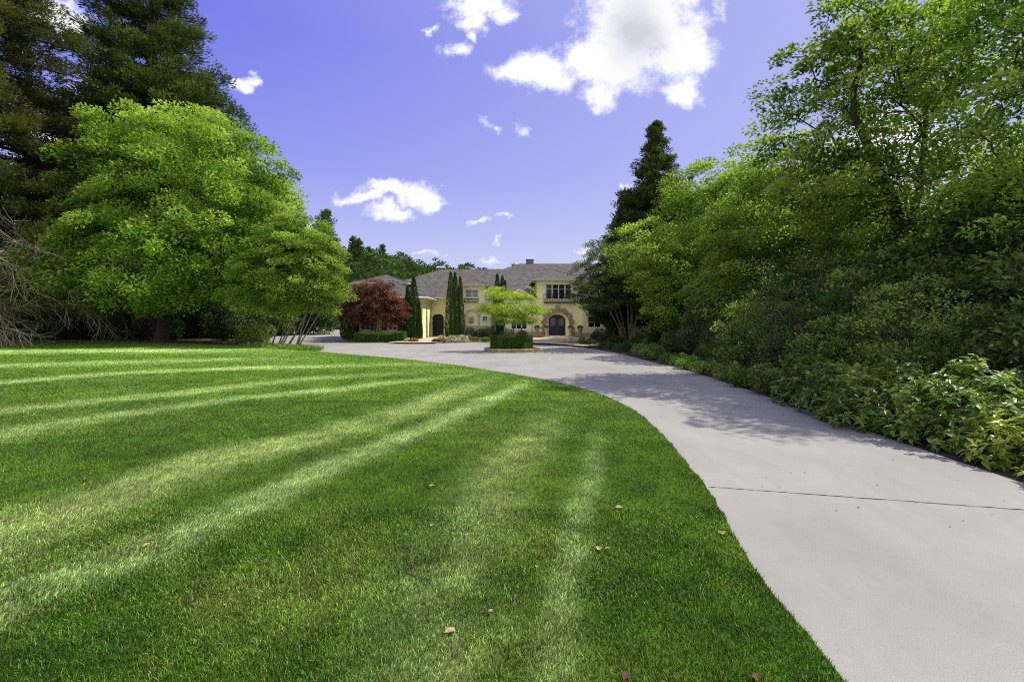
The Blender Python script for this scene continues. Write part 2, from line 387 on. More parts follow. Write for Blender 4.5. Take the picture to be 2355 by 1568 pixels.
def world():
    w = bpy.data.worlds.new('World'); SC.world = w; w.use_nodes = True
    nt = w.node_tree; nd = nt.nodes; ln = nt.links; nd.clear()
    out = nd.new('ShaderNodeOutputWorld'); bg = nd.new('ShaderNodeBackground'); bg.inputs['Strength'].default_value = .1
    sky = nd.new('ShaderNodeTexSky'); sky.sky_type = 'NISHITA'; sky.sun_disc = False
    sky.sun_elevation = SUN_EL; sky.sun_rotation = SUN_AZ
    tc = nd.new('ShaderNodeTexCoord'); sp = nd.new('ShaderNodeSeparateXYZ'); ln.new(tc.outputs['Generated'], sp.inputs[0])
    def math_(op, a, b=None, clamp=False):
        n = nd.new('ShaderNodeMath'); n.operation = op; n.use_clamp = clamp
        for i, x in enumerate((a, b)):
            if x is None: continue
            if isinstance(x, (int, float)): n.inputs[i].default_value = x
            else: ln.new(x, n.inputs[i])
        return n.outputs[0]
    # violet-blue daylight gradient: deeper overhead and away from the sun, pale at the horizon
    el = math_('MULTIPLY', sp.outputs['Z'], 1.0)
    gr = ramp(nd, [(0,(7.8,8.2,9.8)), (.12,(6.0,6.4,9.6)), (.30,(3.4,3.7,9.5)), (.5,(1.65,1.85,8.9)), (1,(.95,1.1,7.8))])
    ln.new(math_('MAXIMUM', el, 0), gr.inputs['Fac'])
    # paler towards the sun's side
    dv = nd.new('ShaderNodeVectorMath'); dv.operation = 'DOT_PRODUCT'; ln.new(tc.outputs['Generated'], dv.inputs[0])
    dv.inputs[1].default_value = tuple(sd)
    pale = nd.new('ShaderNodeMapRange'); pale.inputs['From Min'].default_value = .15; pale.inputs['From Max'].default_value = 1.0
    pale.inputs['To Max'].default_value = .75
    ln.new(dv.outputs['Value'], pale.inputs['Value'])
    m1 = nd.new('ShaderNodeMixRGB'); ln.new(pale.outputs[0], m1.inputs[0]); ln.new(gr.outputs[0], m1.inputs[1]); m1.inputs[2].default_value = (6.6,6.8,9.6,1)
    m0 = nd.new('ShaderNodeMixRGB'); m0.inputs[0].default_value = .12; ln.new(m1.outputs[0], m0.inputs[1]); ln.new(sky.outputs[0], m0.inputs[2])
    # unseen white fill added to the sky behind the camera, for facade and trees
    back_fill = nd.new('ShaderNodeMapRange'); back_fill.interpolation_type = 'SMOOTHSTEP'; ln.new(sp.outputs['Y'], back_fill.inputs['Value'])
    back_fill.inputs['From Min'].default_value = -.02; back_fill.inputs['From Max'].default_value = -.45; back_fill.inputs['To Max'].default_value = .54
    m2 = nd.new('ShaderNodeMixRGB'); ln.new(back_fill.outputs[0], m2.inputs[0]); ln.new(m0.outputs[0], m2.inputs[1]); m2.inputs[2].default_value = (13.5,13.0,12.4,1)
    # clouds: ragged patches at real directions in the northern sky
    yy = math_('MAXIMUM', sp.outputs['Y'], .08)
    u = math_('DIVIDE', sp.outputs['X'], yy); v = math_('DIVIDE', sp.outputs['Z'], yy)
    uv = nd.new('ShaderNodeCombineXYZ'); ln.new(u, uv.inputs[0]); ln.new(v, uv.inputs[1])
    def noise(sc, de, ro):
        n = nd.new('ShaderNodeTexNoise'); n.inputs['Scale'].default_value = sc; n.inputs['Detail'].default_value = de
        n.inputs['Roughness'].default_value = ro; ln.new(uv.outputs[0], n.inputs['Vector']); return n
    nz = noise(11, 7, .65)
    off = nd.new('ShaderNodeVectorMath'); off.operation = 'MULTIPLY_ADD'
    ln.new(nz.outputs['Color'], off.inputs[0]); off.inputs[1].default_value = (.12,.10,0); off.inputs[2].default_value = (-.06,-.05,0)
    wv = nd.new('ShaderNodeVectorMath'); wv.operation = 'ADD'; ln.new(uv.outputs[0], wv.inputs[0]); ln.new(off.outputs[0], wv.inputs[1])
    def blob(px, py, rx, ry, k):
        s = nd.new('ShaderNodeVectorMath'); s.operation = 'MULTIPLY_ADD'
        ix, iy = F/rx, F/ry; cu, cv = (px-CX)/F, (HY-py)/F
        ln.new(wv.outputs[0], s.inputs[0]); s.inputs[1].default_value = (ix, iy, 0); s.inputs[2].default_value = (-cu*ix, -cv*iy, 0)
        l = nd.new('ShaderNodeVectorMath'); l.operation = 'LENGTH'; ln.new(s.outputs[0], l.inputs[0])
        return math_('MULTIPLY', math_('SUBTRACT', 1.0, l.outputs['Value']), k)
    B = [(1475,40,165,135,1),(1420,130,125,95,1),(1240,168,100,48,.9),(1275,190,50,38,.8),(1385,210,55,46,.8),(1560,120,92,80,1),
         (1578,212,58,40,.8),(1340,140,75,60,1),(1185,165,70,28,.7),(1500,-60,190,110,1),
         (1110,14,100,30,.8),(1155,30,55,26,.8),(1085,52,60,36,.8),(1050,118,34,20,.6),(1085,90,24,16,.6),
         (986,81,17,10,.5),(545,198,42,22,.7),(575,190,20,20,.7),(165,50,60,45,.7),(110,20,60,40,.7),(130,330,110,120,.8),(60,480,90,110,.6),(240,200,60,40,.6),(330,420,40,60,.4),
         (905,436,80,26,.95),(965,446,66,36,.95),(985,462,50,28,.9),(900,484,70,18,.75),(835,456,64,17,.75),
         (1120,287,20,12,.35),(1152,302,12,8,.35),(1205,300,14,16,.3),(1108,506,20,8,.45),(1160,500,18,10,.45),(1142,554,12,8,.4),
         (1362,567,34,12,.5),(1330,575,20,8,.4),(1130,602,36,8,.4),(990,588,36,8,.4),(1440,422,20,10,.4),(1418,425,10,8,.4),(705,504,22,14,.6),(1655,20,16,30,.35),
         (2050,330,160,120,.6),(2250,480,160,120,.6)]
    acc = None
    for b in B:
        x = blob(*b); acc = x if acc is None else math_('MAXIMUM', acc, x)
    acc = math_('MAXIMUM', acc, -1)
    nf = noise(17, 10, .72)
    dens = math_('ADD', acc, math_('MULTIPLY', math_('SUBTRACT', nf.outputs['Fac'], .47), 1.45))
    al = nd.new('ShaderNodeMapRange'); al.interpolation_type = 'SMOOTHSTEP'; ln.new(dens, al.inputs['Value'])
    al.inputs['From Min'].default_value = -.06; al.inputs['From Max'].default_value = .62
    gate = nd.new('ShaderNodeMapRange'); ln.new(sp.outputs['Y'], gate.inputs['Value']); gate.inputs['From Min'].default_value = .1; gate.inputs['From Max'].default_value = .2
    alpha = math_('MULTIPLY', al.outputs[0], gate.outputs[0])
    thick = ramp(nd, [(.05,(10.8,10.8,10.9)), (.5,(9.6,9.6,9.9)), (1,(6.6,6.7,7.4))])
    nb = noise(5, 5, .55)
    gk = math_('MAXIMUM', blob(1465,70,150,175,1), math_('MULTIPLY', blob(930,450,60,26,1), .45))
    ln.new(math_('ADD', math_('MAXIMUM', gk, -.1), math_('MULTIPLY', math_('SUBTRACT', nb.outputs['Fac'], .5), .9)), thick.inputs['Fac'])
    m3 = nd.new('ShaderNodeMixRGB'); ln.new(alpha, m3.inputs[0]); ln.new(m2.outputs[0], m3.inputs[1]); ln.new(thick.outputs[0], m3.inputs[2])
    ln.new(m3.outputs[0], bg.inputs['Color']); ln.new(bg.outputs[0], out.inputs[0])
world()

# ================================================================ CAMERA
cam = bpy.data.cameras.new('camera'); cam.lens = 16.0; cam.sensor_width = 36.0; cam.clip_end = 4000; cam.clip_start = .05
cam.shift_y = -(784-HY)/2354.0
co = bpy.data.objects.new('camera', cam); COL.objects.link(co); co.location = (0, 0, EYE); co.rotation_euler = (R(90), 0, 0)
SC.camera = co
SC.view_settings.view_transform = 'Standard'; SC.view_settings.look = 'None'; SC.view_settings.exposure = 0
SC.render.engine = 'CYCLES'
SC.cycles.max_bounces = 6; SC.cycles.diffuse_bounces = 3; SC.cycles.glossy_bounces = 2; SC.cycles.transmission_bounces = 3
SC.cycles.use_denoising = False
SC.cycles.filter_width = 1.05
SC.cycles.sample_clamp_indirect = 5

# ================================================================ GROUND, DRIVE, LAWN
left_edge = [(1.60,-10),(1.58,1.2)] + [G(x, y) for x, y in [(1935,1568),(1840,1450),(1760,1350),(1690,1240),(1625,1120),(1570,1055),(1510,985),(1440,930),
             (1330,889),(1200,864),(1050,840),(900,823),(760,812),(690,804),(620,800),(572,794)]]
def chaikin(p, n=2):
    for _ in range(n):
        q = [p[0]]
        for a, b in zip(p[:-1], p[1:]):
            q += [(a[0]*.75+b[0]*.25, a[1]*.75+b[1]*.25), (a[0]*.25+b[0]*.75, a[1]*.25+b[1]*.75)]
        p = q + [p[-1]]
    return p
left_edge = chaikin(left_edge)
def ragged(pl):
    rg = np.random.default_rng(19); out = []
    for a, c in zip(pl[:-1], pl[1:]):
        L = math.hypot(c[0]-a[0], c[1]-a[1]); n = max(1, int(L/.09)) if 1 < a[1] < 12 else max(1, int(L/.5))
        for k in range(n):
            t = k/n; s = .006 if a[1] < 12 else .02
            wv = .006*math.sin((a[1]+(c[1]-a[1])*t)*3.1)+.005*math.sin((a[1]+(c[1]-a[1])*t)*7.7+1)
            out.append((a[0]+(c[0]-a[0])*t+rg.normal()*s+wv, a[1]+(c[1]-a[1])*t+rg.normal()*s*.4))
    return out+[pl[-1]]
kerb_pts = chaikin([(-22.5,66),(-18.6,54)] + [G(x, y) for x, y in [(785,780),(820,783.5),(860,786),(962,788.5),(1050,787.5),(1129,786.5),(1229,788.5),(1280,791.5),(1318,796)]])
right_edge = chaikin([G(x, y) for x, y in [(1318,796),(1350,800),(1419,812),(1495,831),(1575,850),(1648,872),(1848,939),(2119,1033),(2354,1110)]] + [(5.15,2.5),(5.3,-10)])
under = [(x-.15, y) for x, y in left_edge]
drive_poly = under + [(-25,43),(-36,66),(-58,104),(-38,108),(-24,80)] + kerb_pts + right_edge[1:]
far = 1500
MB().add([(-far,-300,-.06),(far,-300,-.06),(far,far,-.06),(-far,far,-.06)], [(0,1,2,3)]).build('ground', M['soil'])
COL.objects['ground']['kind'] = 'structure'
d = MB().slab(drive_poly, 0.0, .05).build('driveway', M['concrete']); d['kind'] = 'structure'
# sawn joints across the drive
def poly_x_at(edge, Y):
    for a, b in zip(edge[:-1], edge[1:]):
        if (a[1]-Y)*(b[1]-Y) <= 0 and a[1] != b[1]:
            t = (Y-a[1])/(b[1]-a[1]); return a[0]+(b[0]-a[0])*t
    return 2
jm = MB()
rs = np.random.default_rng(3)
for (ax, ay), (bx, by) in [(G(1628,1119), G(2354,1172)), (G(1500,920), G(1838,943)), ((1.0,13.9),(5.75,12.6)), ((-1.6,18.2),(5.5,17.2)), ((1.5,.2),(5.2,-.5)), ((-6,23.4),(4.5,24.3)), ((-12,30),(3,30)), ((-6,36),(-5,22)), ((-13.5,36),(-13,27))]:
    n = 60; ps = []
    L = math.hypot(bx-ax, by-ay); nx, ny = -(by-ay)/L, (bx-ax)/L
    for k in range(n+1):
        t = k/n; w = .0025 + rs.random()*.005; j = rs.normal()*.0035
        cx, cy = ax+(bx-ax)*t+nx*j, ay+(by-ay)*t+ny*j
        ps.append(((cx+nx*w, cy+ny*w, .004), (cx-nx*w, cy-ny*w, .004)))
    for p, q in zip(ps[:-1], ps[1:]):
        jm.add([p[1], q[1], q[0], p[0]], [(0,1,2,3)])
jm.build('driveway_joint', M['debris'])['kind'] = 'structure'

# ---- mowing stripes, as curves on the lawn
ST = [([(1258,942),(1236,1007),(1136,1093),(1124,1158),(1007,1332),(963,1568)], .30, .45, .8),
      ([(1357,976),(1379,1050),(1344,1149),(1318,1223),(1301,1310),(1279,1461),(1266,1568)], .12, .5, .3),
      ([(1143,866),(934,948),(714,1014),(494,1058),(275,1140),(0,1234),(-400,1420)], .42, .75, 1.0),
      ([(1215,872),(1177,898),(879,1030),(742,1080),(549,1173),(330,1277),(0,1387),(-300,1568)], .24, 1.0, .25),
      ([(1110,852),(1072,863),(769,896),(549,918),(330,948),(110,981),(0,1006),(-500,1120)], .36, 1.0, .2),
      ([(1044,853),(714,871),(384,909),(0,948),(-600,1010)], .5, .6, .9),
      ([(989,838),(604,846),(275,859),(0,881),(-500,915)], .6, .9, .5),
      ([(700,825),(494,828),(0,842),(-600,860)], 1.1, .6, .5), ([(600,808),(300,806),(0,811),(-800,822)], 2.2, .6, .4)]
ST = [([G(*p) for p in pl], w*1.1, min(1, b*1.25), y) for pl, w, b, y in ST]
left_edge = ragged(left_edge)
def lawn_tone(X, Y):
    wx = X + .09*(fbm(X*1.2, Y*1.2, 7)-.5)*2; wy = Y + .09*(fbm(X*1.2, Y*1.2, 17)-.5)*2
    br = np.zeros_like(X); ye = np.zeros_like(X)
    for pl, w, b, yv in ST:
        dm = np.full_like(X, 1e9)
        for (ax, ay), (bx, by) in zip(pl[:-1], pl[1:]):
            dx, dy = bx-ax, by-ay; l2 = dx*dx+dy*dy
            t = np.clip(((wx-ax)*dx+(wy-ay)*dy)/l2, 0, 1)
            dm = np.minimum(dm, np.hypot(wx-ax-t*dx, wy-ay-t*dy))
        ax, ay = pl[0]; end = np.clip((np.hypot(wx-ax, wy-ay)-.1)/(2.2 if ay < 14 else 6), 0, 1)
        g = np.exp(-(dm/w)**2.4)*b*(.15+.85*end)
        br = np.maximum(br, g); ye = np.maximum(ye, g*yv)
    pat = fbm(X*1.7, Y*1.7, 31, 4); pat2 = fbm(X*.5, Y*.5, 41, 3)
    fine = fbm(X*7, Y*7, 53, 3); br = br*np.clip(.1+.9*pat+1.5*(fine-.32), .05, 1.4)
    # pale thatch towards the camera
    near = np.clip((4.6-Y)/2.2, 0, 1)*np.clip((1.1-X)/1.0, 0, 1)
    ye = np.maximum(ye*(.4+1.1*pat), near*np.clip((pat-.33)*3, 0, 1)*.9) + np.clip((pat2-.55)*2, 0, .35)
    return np.clip(br, 0, 1), np.clip(ye, 0, 1), pat
def lawn_colour(X, Y, rnd):
    br, ye, pat = lawn_tone(X, Y)
    base = np.array([.155,.285,.020]); deepc = np.array([.055,.145,.010])
    silver = np.array([.45,.63,.20]); straw = np.array([.50,.60,.14])
    c = deepc + (base-deepc)*np.clip(pat*1.3-.1, 0, 1)[:, None]
    c = c + (silver-c)*(br*.92)[:, None]  # sheen of the leaning mown blades painted into the stripe colour
    c = c + (straw-c)*(ye*.42)[:, None]*np.clip(br+.45, 0, 1)[:, None]
    mot = fbm(X*5.5, Y*5.5, 61, 3)
    return c*(.32+2.25*rnd**2.2)[:, None]*(.60+1.0*mot)[:, None]

lawn_out = [(-95,-10)] + left_edge + [G(x, y) for x, y in [(520,793.5),(400,789),(200,783),(0,780.5)]] + [(-95,47)]
def in_poly(X, Y, poly):
    c = np.zeros(len(X), bool); n = len(poly)
    for i in range(n):
        x0, y0 = poly[i]; x1, y1 = poly[i-1]
        if y0 == y1: continue
        m = ((y0 > Y) != (y1 > Y)) & (X < (x1-x0)*(Y-y0)/(y1-y0)+x0)
        c ^= m
    return c
def lawn_mesh():
    rg = np.random.default_rng(5); P = []
    for y0, y1, s in [(-10,1,1.0),(1,7,.14),(7,16,.28),(16,50,.7)]:
        xs = np.arange(-95 if s > .5 else -y1*1.6-2, 3, s); ys = np.arange(y0, y1, s)
        A, Bq = np.meshgrid(xs, ys); P.append(np.stack([A.ravel(), Bq.ravel()], 1))
    P = np.concatenate(P); P += rg.uniform(-.03, .03, P.shape)
    P = P[in_poly(P[:,0], P[:,1], lawn_out)]
    # keep clear of the boundary
    pts = [Vector(p) for p in lawn_out] + [Vector(p) for p in P]
    n = len(lawn_out)
    vs, es, fs, *_ = delaunay_2d_cdt(pts, [(i, (i+1) % n) for i in range(n)], [], 1, 1e-5)
    V = np.array([(p[0], p[1], .018) for p in vs])
    edge = n
    Fc = np.array([f for f in fs if len(f) == 3])
    a = V[Fc[:,1]]-V[Fc[:,0]]; b = V[Fc[:,2]]-V[Fc[:,0]]
    flip = a[:,0]*b[:,1]-a[:,1]*b[:,0] < 0; Fc[flip] = Fc[flip][:, ::-1]
    colr = lawn_colour(V[:,0], V[:,1], np.full(len(V), .5))
    yy = np.clip((V[:,1]-3)/22, 0, 1); colr = colr*(.55+1.1*yy)[:, None]  # shade in the gaps between near blades painted into the turf
    sk = [np.array([[i, (i+1) % n, (i+1) % n + len(V), i + len(V)] for i in range(n)])]
    V2 = V.copy(); V2[:,2] = -.06
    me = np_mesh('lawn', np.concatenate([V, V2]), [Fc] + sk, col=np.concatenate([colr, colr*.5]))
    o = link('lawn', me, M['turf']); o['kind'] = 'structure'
lawn_mesh()

def grass():
    rg = np.random.default_rng(11)
    Vs = []; Fs = []; Cs = []; nb = 0
    E = np.array([e for e in left_edge]); 
    def band(y0, y1, n, w, h, two):
        nonlocal nb
        Y = rg.uniform(y0, y1, n*2); X = rg.uniform(-1.22*y1-5.0, 2.5, int(n*2.2))[:n*2]; ml = 5.0
        k = (X > -1.22*Y-ml) & in_poly(X, Y, lawn_out); X = X[k][:n]; Y = Y[k][:n]; n = len(X)
        br, ye, pat = lawn_tone(X, Y)
        rnd = rg.random(n)
        c = lawn_colour(X, Y, rnd)
        st = rg.random(n) < (.04+.16*ye)
        c[st] = np.array([.40,.36,.15])*(.7+.5*rg.random(st.sum()))[:, None]
        ang = rg.uniform(0, 2*math.pi, n)
        lean = rg.uniform(.15, .9, n)
        # mown nap: bright bands lie over away from the camera along the stripe
        dx = np.cos(ang)*lean + br*.5; dy = np.sin(ang)*lean + br*.55
        hh = h*rg.uniform(.55, 1.15, n)*(.85+.3*pat); ww = w*rg.uniform(.6, 1.3, n)
        hh[st] *= 1.1
        a2 = rg.uniform(0, math.pi, n)      # width direction
        sx, sy = np.cos(a2)*ww/2, np.sin(a2)*ww/2
        ln_ = np.sqrt(1+dx**2+dy**2); 
        tipx, tipy, tipz = X+dx*hh/ln_*1.2, Y+dy*hh/ln_*1.2, .016+hh/ln_
        if two:
            mx, my, mz = X+dx*hh/ln_*.42, Y+dy*hh/ln_*.42, .016+hh/ln_*.62
            V = np.stack([np.stack([X-sx,Y-sy,np.full(n,.012)],1), np.stack([X+sx,Y+sy,np.full(n,.012)],1),
                          np.stack([mx+sx*.85,my+sy*.85,mz],1), np.stack([mx-sx*.85,my-sy*.85,mz],1), np.stack([tipx,tipy,tipz],1)], 1)
            b = nb+np.arange(n)*5
            Fs.append(np.stack([b,b+1,b+2,b+3],1)); Fs.append(np.stack([b+3,b+2,b+4],1)); k = 5
        else:
            V = np.stack([np.stack([X-sx,Y-sy,np.full(n,.012)],1), np.stack([X+sx,Y+sy,np.full(n,.012)],1), np.stack([tipx,tipy,tipz],1)], 1)
            b = nb+np.arange(n)*3; Fs.append(np.stack([b,b+1,b+2],1)); k = 3
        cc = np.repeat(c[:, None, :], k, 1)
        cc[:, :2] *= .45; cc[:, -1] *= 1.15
        Vs.append(V.reshape(-1,3)); Cs.append(cc.reshape(-1,3)); nb += n*k
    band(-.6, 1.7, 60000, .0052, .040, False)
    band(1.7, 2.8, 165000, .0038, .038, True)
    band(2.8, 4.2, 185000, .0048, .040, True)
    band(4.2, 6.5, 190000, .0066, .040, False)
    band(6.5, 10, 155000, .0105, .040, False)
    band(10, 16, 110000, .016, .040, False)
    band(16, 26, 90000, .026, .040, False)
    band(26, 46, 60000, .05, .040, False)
    # quads and triangles must be grouped per list
    me = np_mesh('grass', np.concatenate(Vs), Fs, col=np.concatenate(Cs))
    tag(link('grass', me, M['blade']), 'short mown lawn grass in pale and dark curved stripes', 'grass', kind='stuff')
grass()

# ================================================================ LEAVES, BRANCHES, PLANTS
def unit(a): return a/np.maximum(np.linalg.norm(a, axis=1, keepdims=True), 1e-9)
def leaf_geo(C, D, N, L, W, fold=.2, rich=False):
    n = len(C); S = unit(np.cross(D, N)); N = unit(np.cross(S, D))
    L = L[:, None]; W = W[:, None]
    if not rich:
        V = np.stack([C, C+D*L*.5+S*W*.5+N*W*fold, C+D*L-N*L*.06, C+D*L*.5-S*W*.5+N*W*fold], 1)
        b = np.arange(n)*4; return V.reshape(-1,3), [np.stack([b,b+1,b+2,b+3],1)], 4
    dr = N*L
    V = np.stack([C, C+D*L*.42+S*W*.5+N*W*fold, C+D*L*.45, C+D*L*.42-S*W*.5+N*W*fold, C+D*L-dr*.22], 1)
    b = np.arange(n)*5
    return V.reshape(-1,3), [np.stack([b,b+1,b+2],1), np.stack([b,b+2,b+3],1), np.stack([b+1,b+4,b+2],1), np.stack([b+2,b+4,b+3],1)], 5
def ball(rg, n, hollow=.0):
    d = unit(rg.normal(size=(n,3))); r = (hollow**3+(1-hollow**3)*rg.random(n))**(1/3)
    return d*r[:, None]
def crown_mesh(name, rg, clumps, rc, per, L, W, flat=.45, axis=None, updir=.0, v0=None, jit=1.0, up=1.0, rich=False, zmin=.08):
    """leaves gathered in sprays around clump centres"""
    n = len(clumps); C0 = np.repeat(clumps, per, 0); rcs = np.repeat(rc, per)
    b = ball(rg, n*per, .3); b[:,2] *= flat
    # tilt each spray outwards and down
    ax = clumps.mean(0) if axis is None else np.asarray(axis)
    out = clumps-ax; out[:,2] *= .3; out = unit(out+1e-6); outr = np.repeat(out, per, 0)
    tilt = -(b*outr).sum(1)*.35
    C = C0+b*rcs[:, None]; C[:,2] += tilt*rcs
    D = unit(unit(b*np.array([1,1,.4]))*.7 + outr*.45 + rg.normal(size=C.shape)*.55*jit + np.array([0,0,updir]))
    N = unit(rg.normal(size=C.shape)*.66*jit + outr*.25 + np.array([.1,-.05,up]))
    s = rg.uniform(.65, 1.25, n*per)
    cv = rg.uniform(.15, .75, n) if v0 is None else v0
    v = np.clip(np.repeat(cv, per)*.75 + rg.normal(size=n*per)*.14 + b[:,2]/max(flat,.1)*.18 + .12, 0, 1)  # light from above put into the colour: leaves high in a clump paler
    k = C[:,2] > zmin
    C, D, N, s, v = C[k], D[k], N[k], s[k], v[k]
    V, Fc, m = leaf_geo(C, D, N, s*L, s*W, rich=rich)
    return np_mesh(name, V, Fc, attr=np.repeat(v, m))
def frusta(A, B, ra, rb, k=5):
    n = len(A); d = unit(B-A); ref = np.where(np.abs(d[:, 2:3]) > .9, np.array([[1.,0,0]]), np.array([[0,0,1.]]))
    u = unit(np.cross(d, ref)); w = np.cross(d, u)
    t = np.arange(k)*2*math.pi/k
    ring = u[:, None]*np.cos(t)[None, :, None] + w[:, None]*np.sin(t)[None, :, None]
    V = np.concatenate([A[:, None]+ring*ra[:, None, None], B[:, None]+ring*rb[:, None, None]], 1)
    b = (np.arange(n)*2*k)[:, None]; i = np.arange(k); j = (i+1) % k
    Fc = np.stack([b+i, b+j, b+k+j, b+k+i], 2).reshape(-1,4)
    return V.reshape(-1,3), Fc
def tube_np(P, r, k=10):
    n = len(P); d = unit(np.gradient(P, axis=0)); u = unit(np.cross(d, np.array([[0,1.,0.02]]))); w = np.cross(d, u)
    t = np.arange(k)*2*math.pi/k
    V = (P[:, None]+(u[:, None]*np.cos(t)[None,:,None]+w[:, None]*np.sin(t)[None,:,None])*r[:, None, None]).reshape(-1,3)
    b = (np.arange(n-1)*k)[:, None]; i = np.arange(k); j = (i+1) % k
    return V, np.stack([b+i, b+j, b+k+j, b+k+i], 2).reshape(-1,4)
def skeleton(rg, trunks, clumps, r_tip, fork_from=.25, wig=.07):
    """grow limbs from the trunks to every leaf clump; returns segments and trunk tubes"""
    cap = sum(len(t) for t in trunks)+len(clumps)*3+5
    pos = np.zeros((cap,3)); par = -np.ones(cap, int); pl = np.zeros(cap); ok = np.zeros(cap, bool); istr = np.zeros(cap, bool); n = 0
    for t in trunks:
        for i, p in enumerate(t):
            pos[n] = p; istr[n] = True
            if i: par[n] = n-1; pl[n] = pl[n-1]+np.linalg.norm(t[i]-t[i-1])
            ok[n] = i >= fork_from*len(t); n += 1
    T = np.concatenate(trunks)
    dist = np.min(np.linalg.norm(clumps[:, None]-T[None], axis=2), 1)
    for ci in np.argsort(dist):
        c = clumps[ci]; q = pos[:n]; dv = c-q; dd = np.linalg.norm(dv, axis=1)
        pen = dd+.18*pl[:n]+1.2*np.maximum(0, q[:,2]-c[2]+.15*dd); pen[~ok[:n]] = 1e9
        j = int(np.argmin(pen)); L = dd[j]; pj = j
        for t in (.35, .7, 1.0):
            p = q[j]+dv[j]*t if t == 1 else pos[j]+dv[j]*t+rg.normal(size=3)*L*wig+np.array([0,0,L*.10*math.sin(math.pi*t)])
            pos[n] = p; par[n] = pj; pl[n] = pl[pj]+L*.34; ok[n] = True; pj = n; n += 1
    w = np.zeros(n); haschild = np.zeros(n, bool); haschild[par[:n][par[:n] >= 0]] = True
    w[~haschild] = 1
    for i in range(n-1, -1, -1):
        if par[i] >= 0: w[par[i]] += w[i]
    r = r_tip*np.sqrt(w)
    idx = np.array([i for i in range(n) if par[i] >= 0 and not istr[i]])
    pa = par[idx]
    ra = np.where(istr[pa], r[idx]*1.25, np.minimum(r[pa], r[idx]*1.5))
    return frusta(pos[pa], pos[idx], ra, r[idx])
def make_trunk(rg, pts, r0, r1, n=14, flare=1.5):
    pts = np.array(pts, float); t = np.linspace(0, 1, len(pts)); tt = np.linspace(0, 1, n)
    P = np.stack([np.interp(tt, t, pts[:,i]) for i in range(3)], 1)
    P[1:-1, :2] += np.cumsum(rg.normal(size=(n-2,2))*r0*.16, 0)*.6
    r = r0+(r1-r0)*tt; r[0] *= flare; r[1] *= 1+(flare-1)*.3
    return P, r
def join(parts):
    Vs = []; Fs = []; b = 0
    for V, Fc in parts: Vs.append(V); Fs.append(Fc+b); b += len(V)
    return np.concatenate(Vs), np.concatenate(Fs)
def sample_env(rg, env, n, shell=.35, zmin=None, gap=0.0):
    vol = np.array([e[3]*e[4]*e[5] for e in env])**.75; vol /= vol.sum(); out = []
    for e, k in zip(env, rg.multinomial(n, vol)):
        p = ball(rg, k, shell)*np.array(e[3:6])+np.array(e[:3]); out.append(p)
    P = np.concatenate(out)
    if zmin is not None: P = P[P[:,2] > zmin]
    return P
def broad_tree(name, seed, loc, env, trunks, ncl, per, rc, L, W, mat, bark, label, cat='tree', group=None, r_tip=.012, flat=.45,
               shell=.35, zmin=.5, jit=1.0, cull=None, crown='crown', fork=.3, vlo=.15, vhi=.75, top_v=.0):
    rg = np.random.default_rng(seed)
    root = thing(name, loc, label, cat, group)
    cl = sample_env(rg, env, ncl, shell, zmin)
    if cull is not None: cl = cl[cull(cl)]
    TT = [make_trunk(rg, *t) for t in trunks]
    V, Fc = join([tube_np(P, r) for P, r in TT]+[skeleton(rg, [P for P, r in TT], cl, r_tip, fork)])
    link('trunk', np_mesh('trunk', V, [Fc], smooth=True), bark, root)
    v0 = rg.uniform(vlo, vhi, len(cl)) + top_v*(cl[:,2]-cl[:,2].mean())/max(np.ptp(cl[:,2]), .1)  # top_v paints a lit crown top into the leaf tone
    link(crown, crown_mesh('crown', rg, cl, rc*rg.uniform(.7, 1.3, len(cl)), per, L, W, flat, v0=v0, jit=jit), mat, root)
    return root
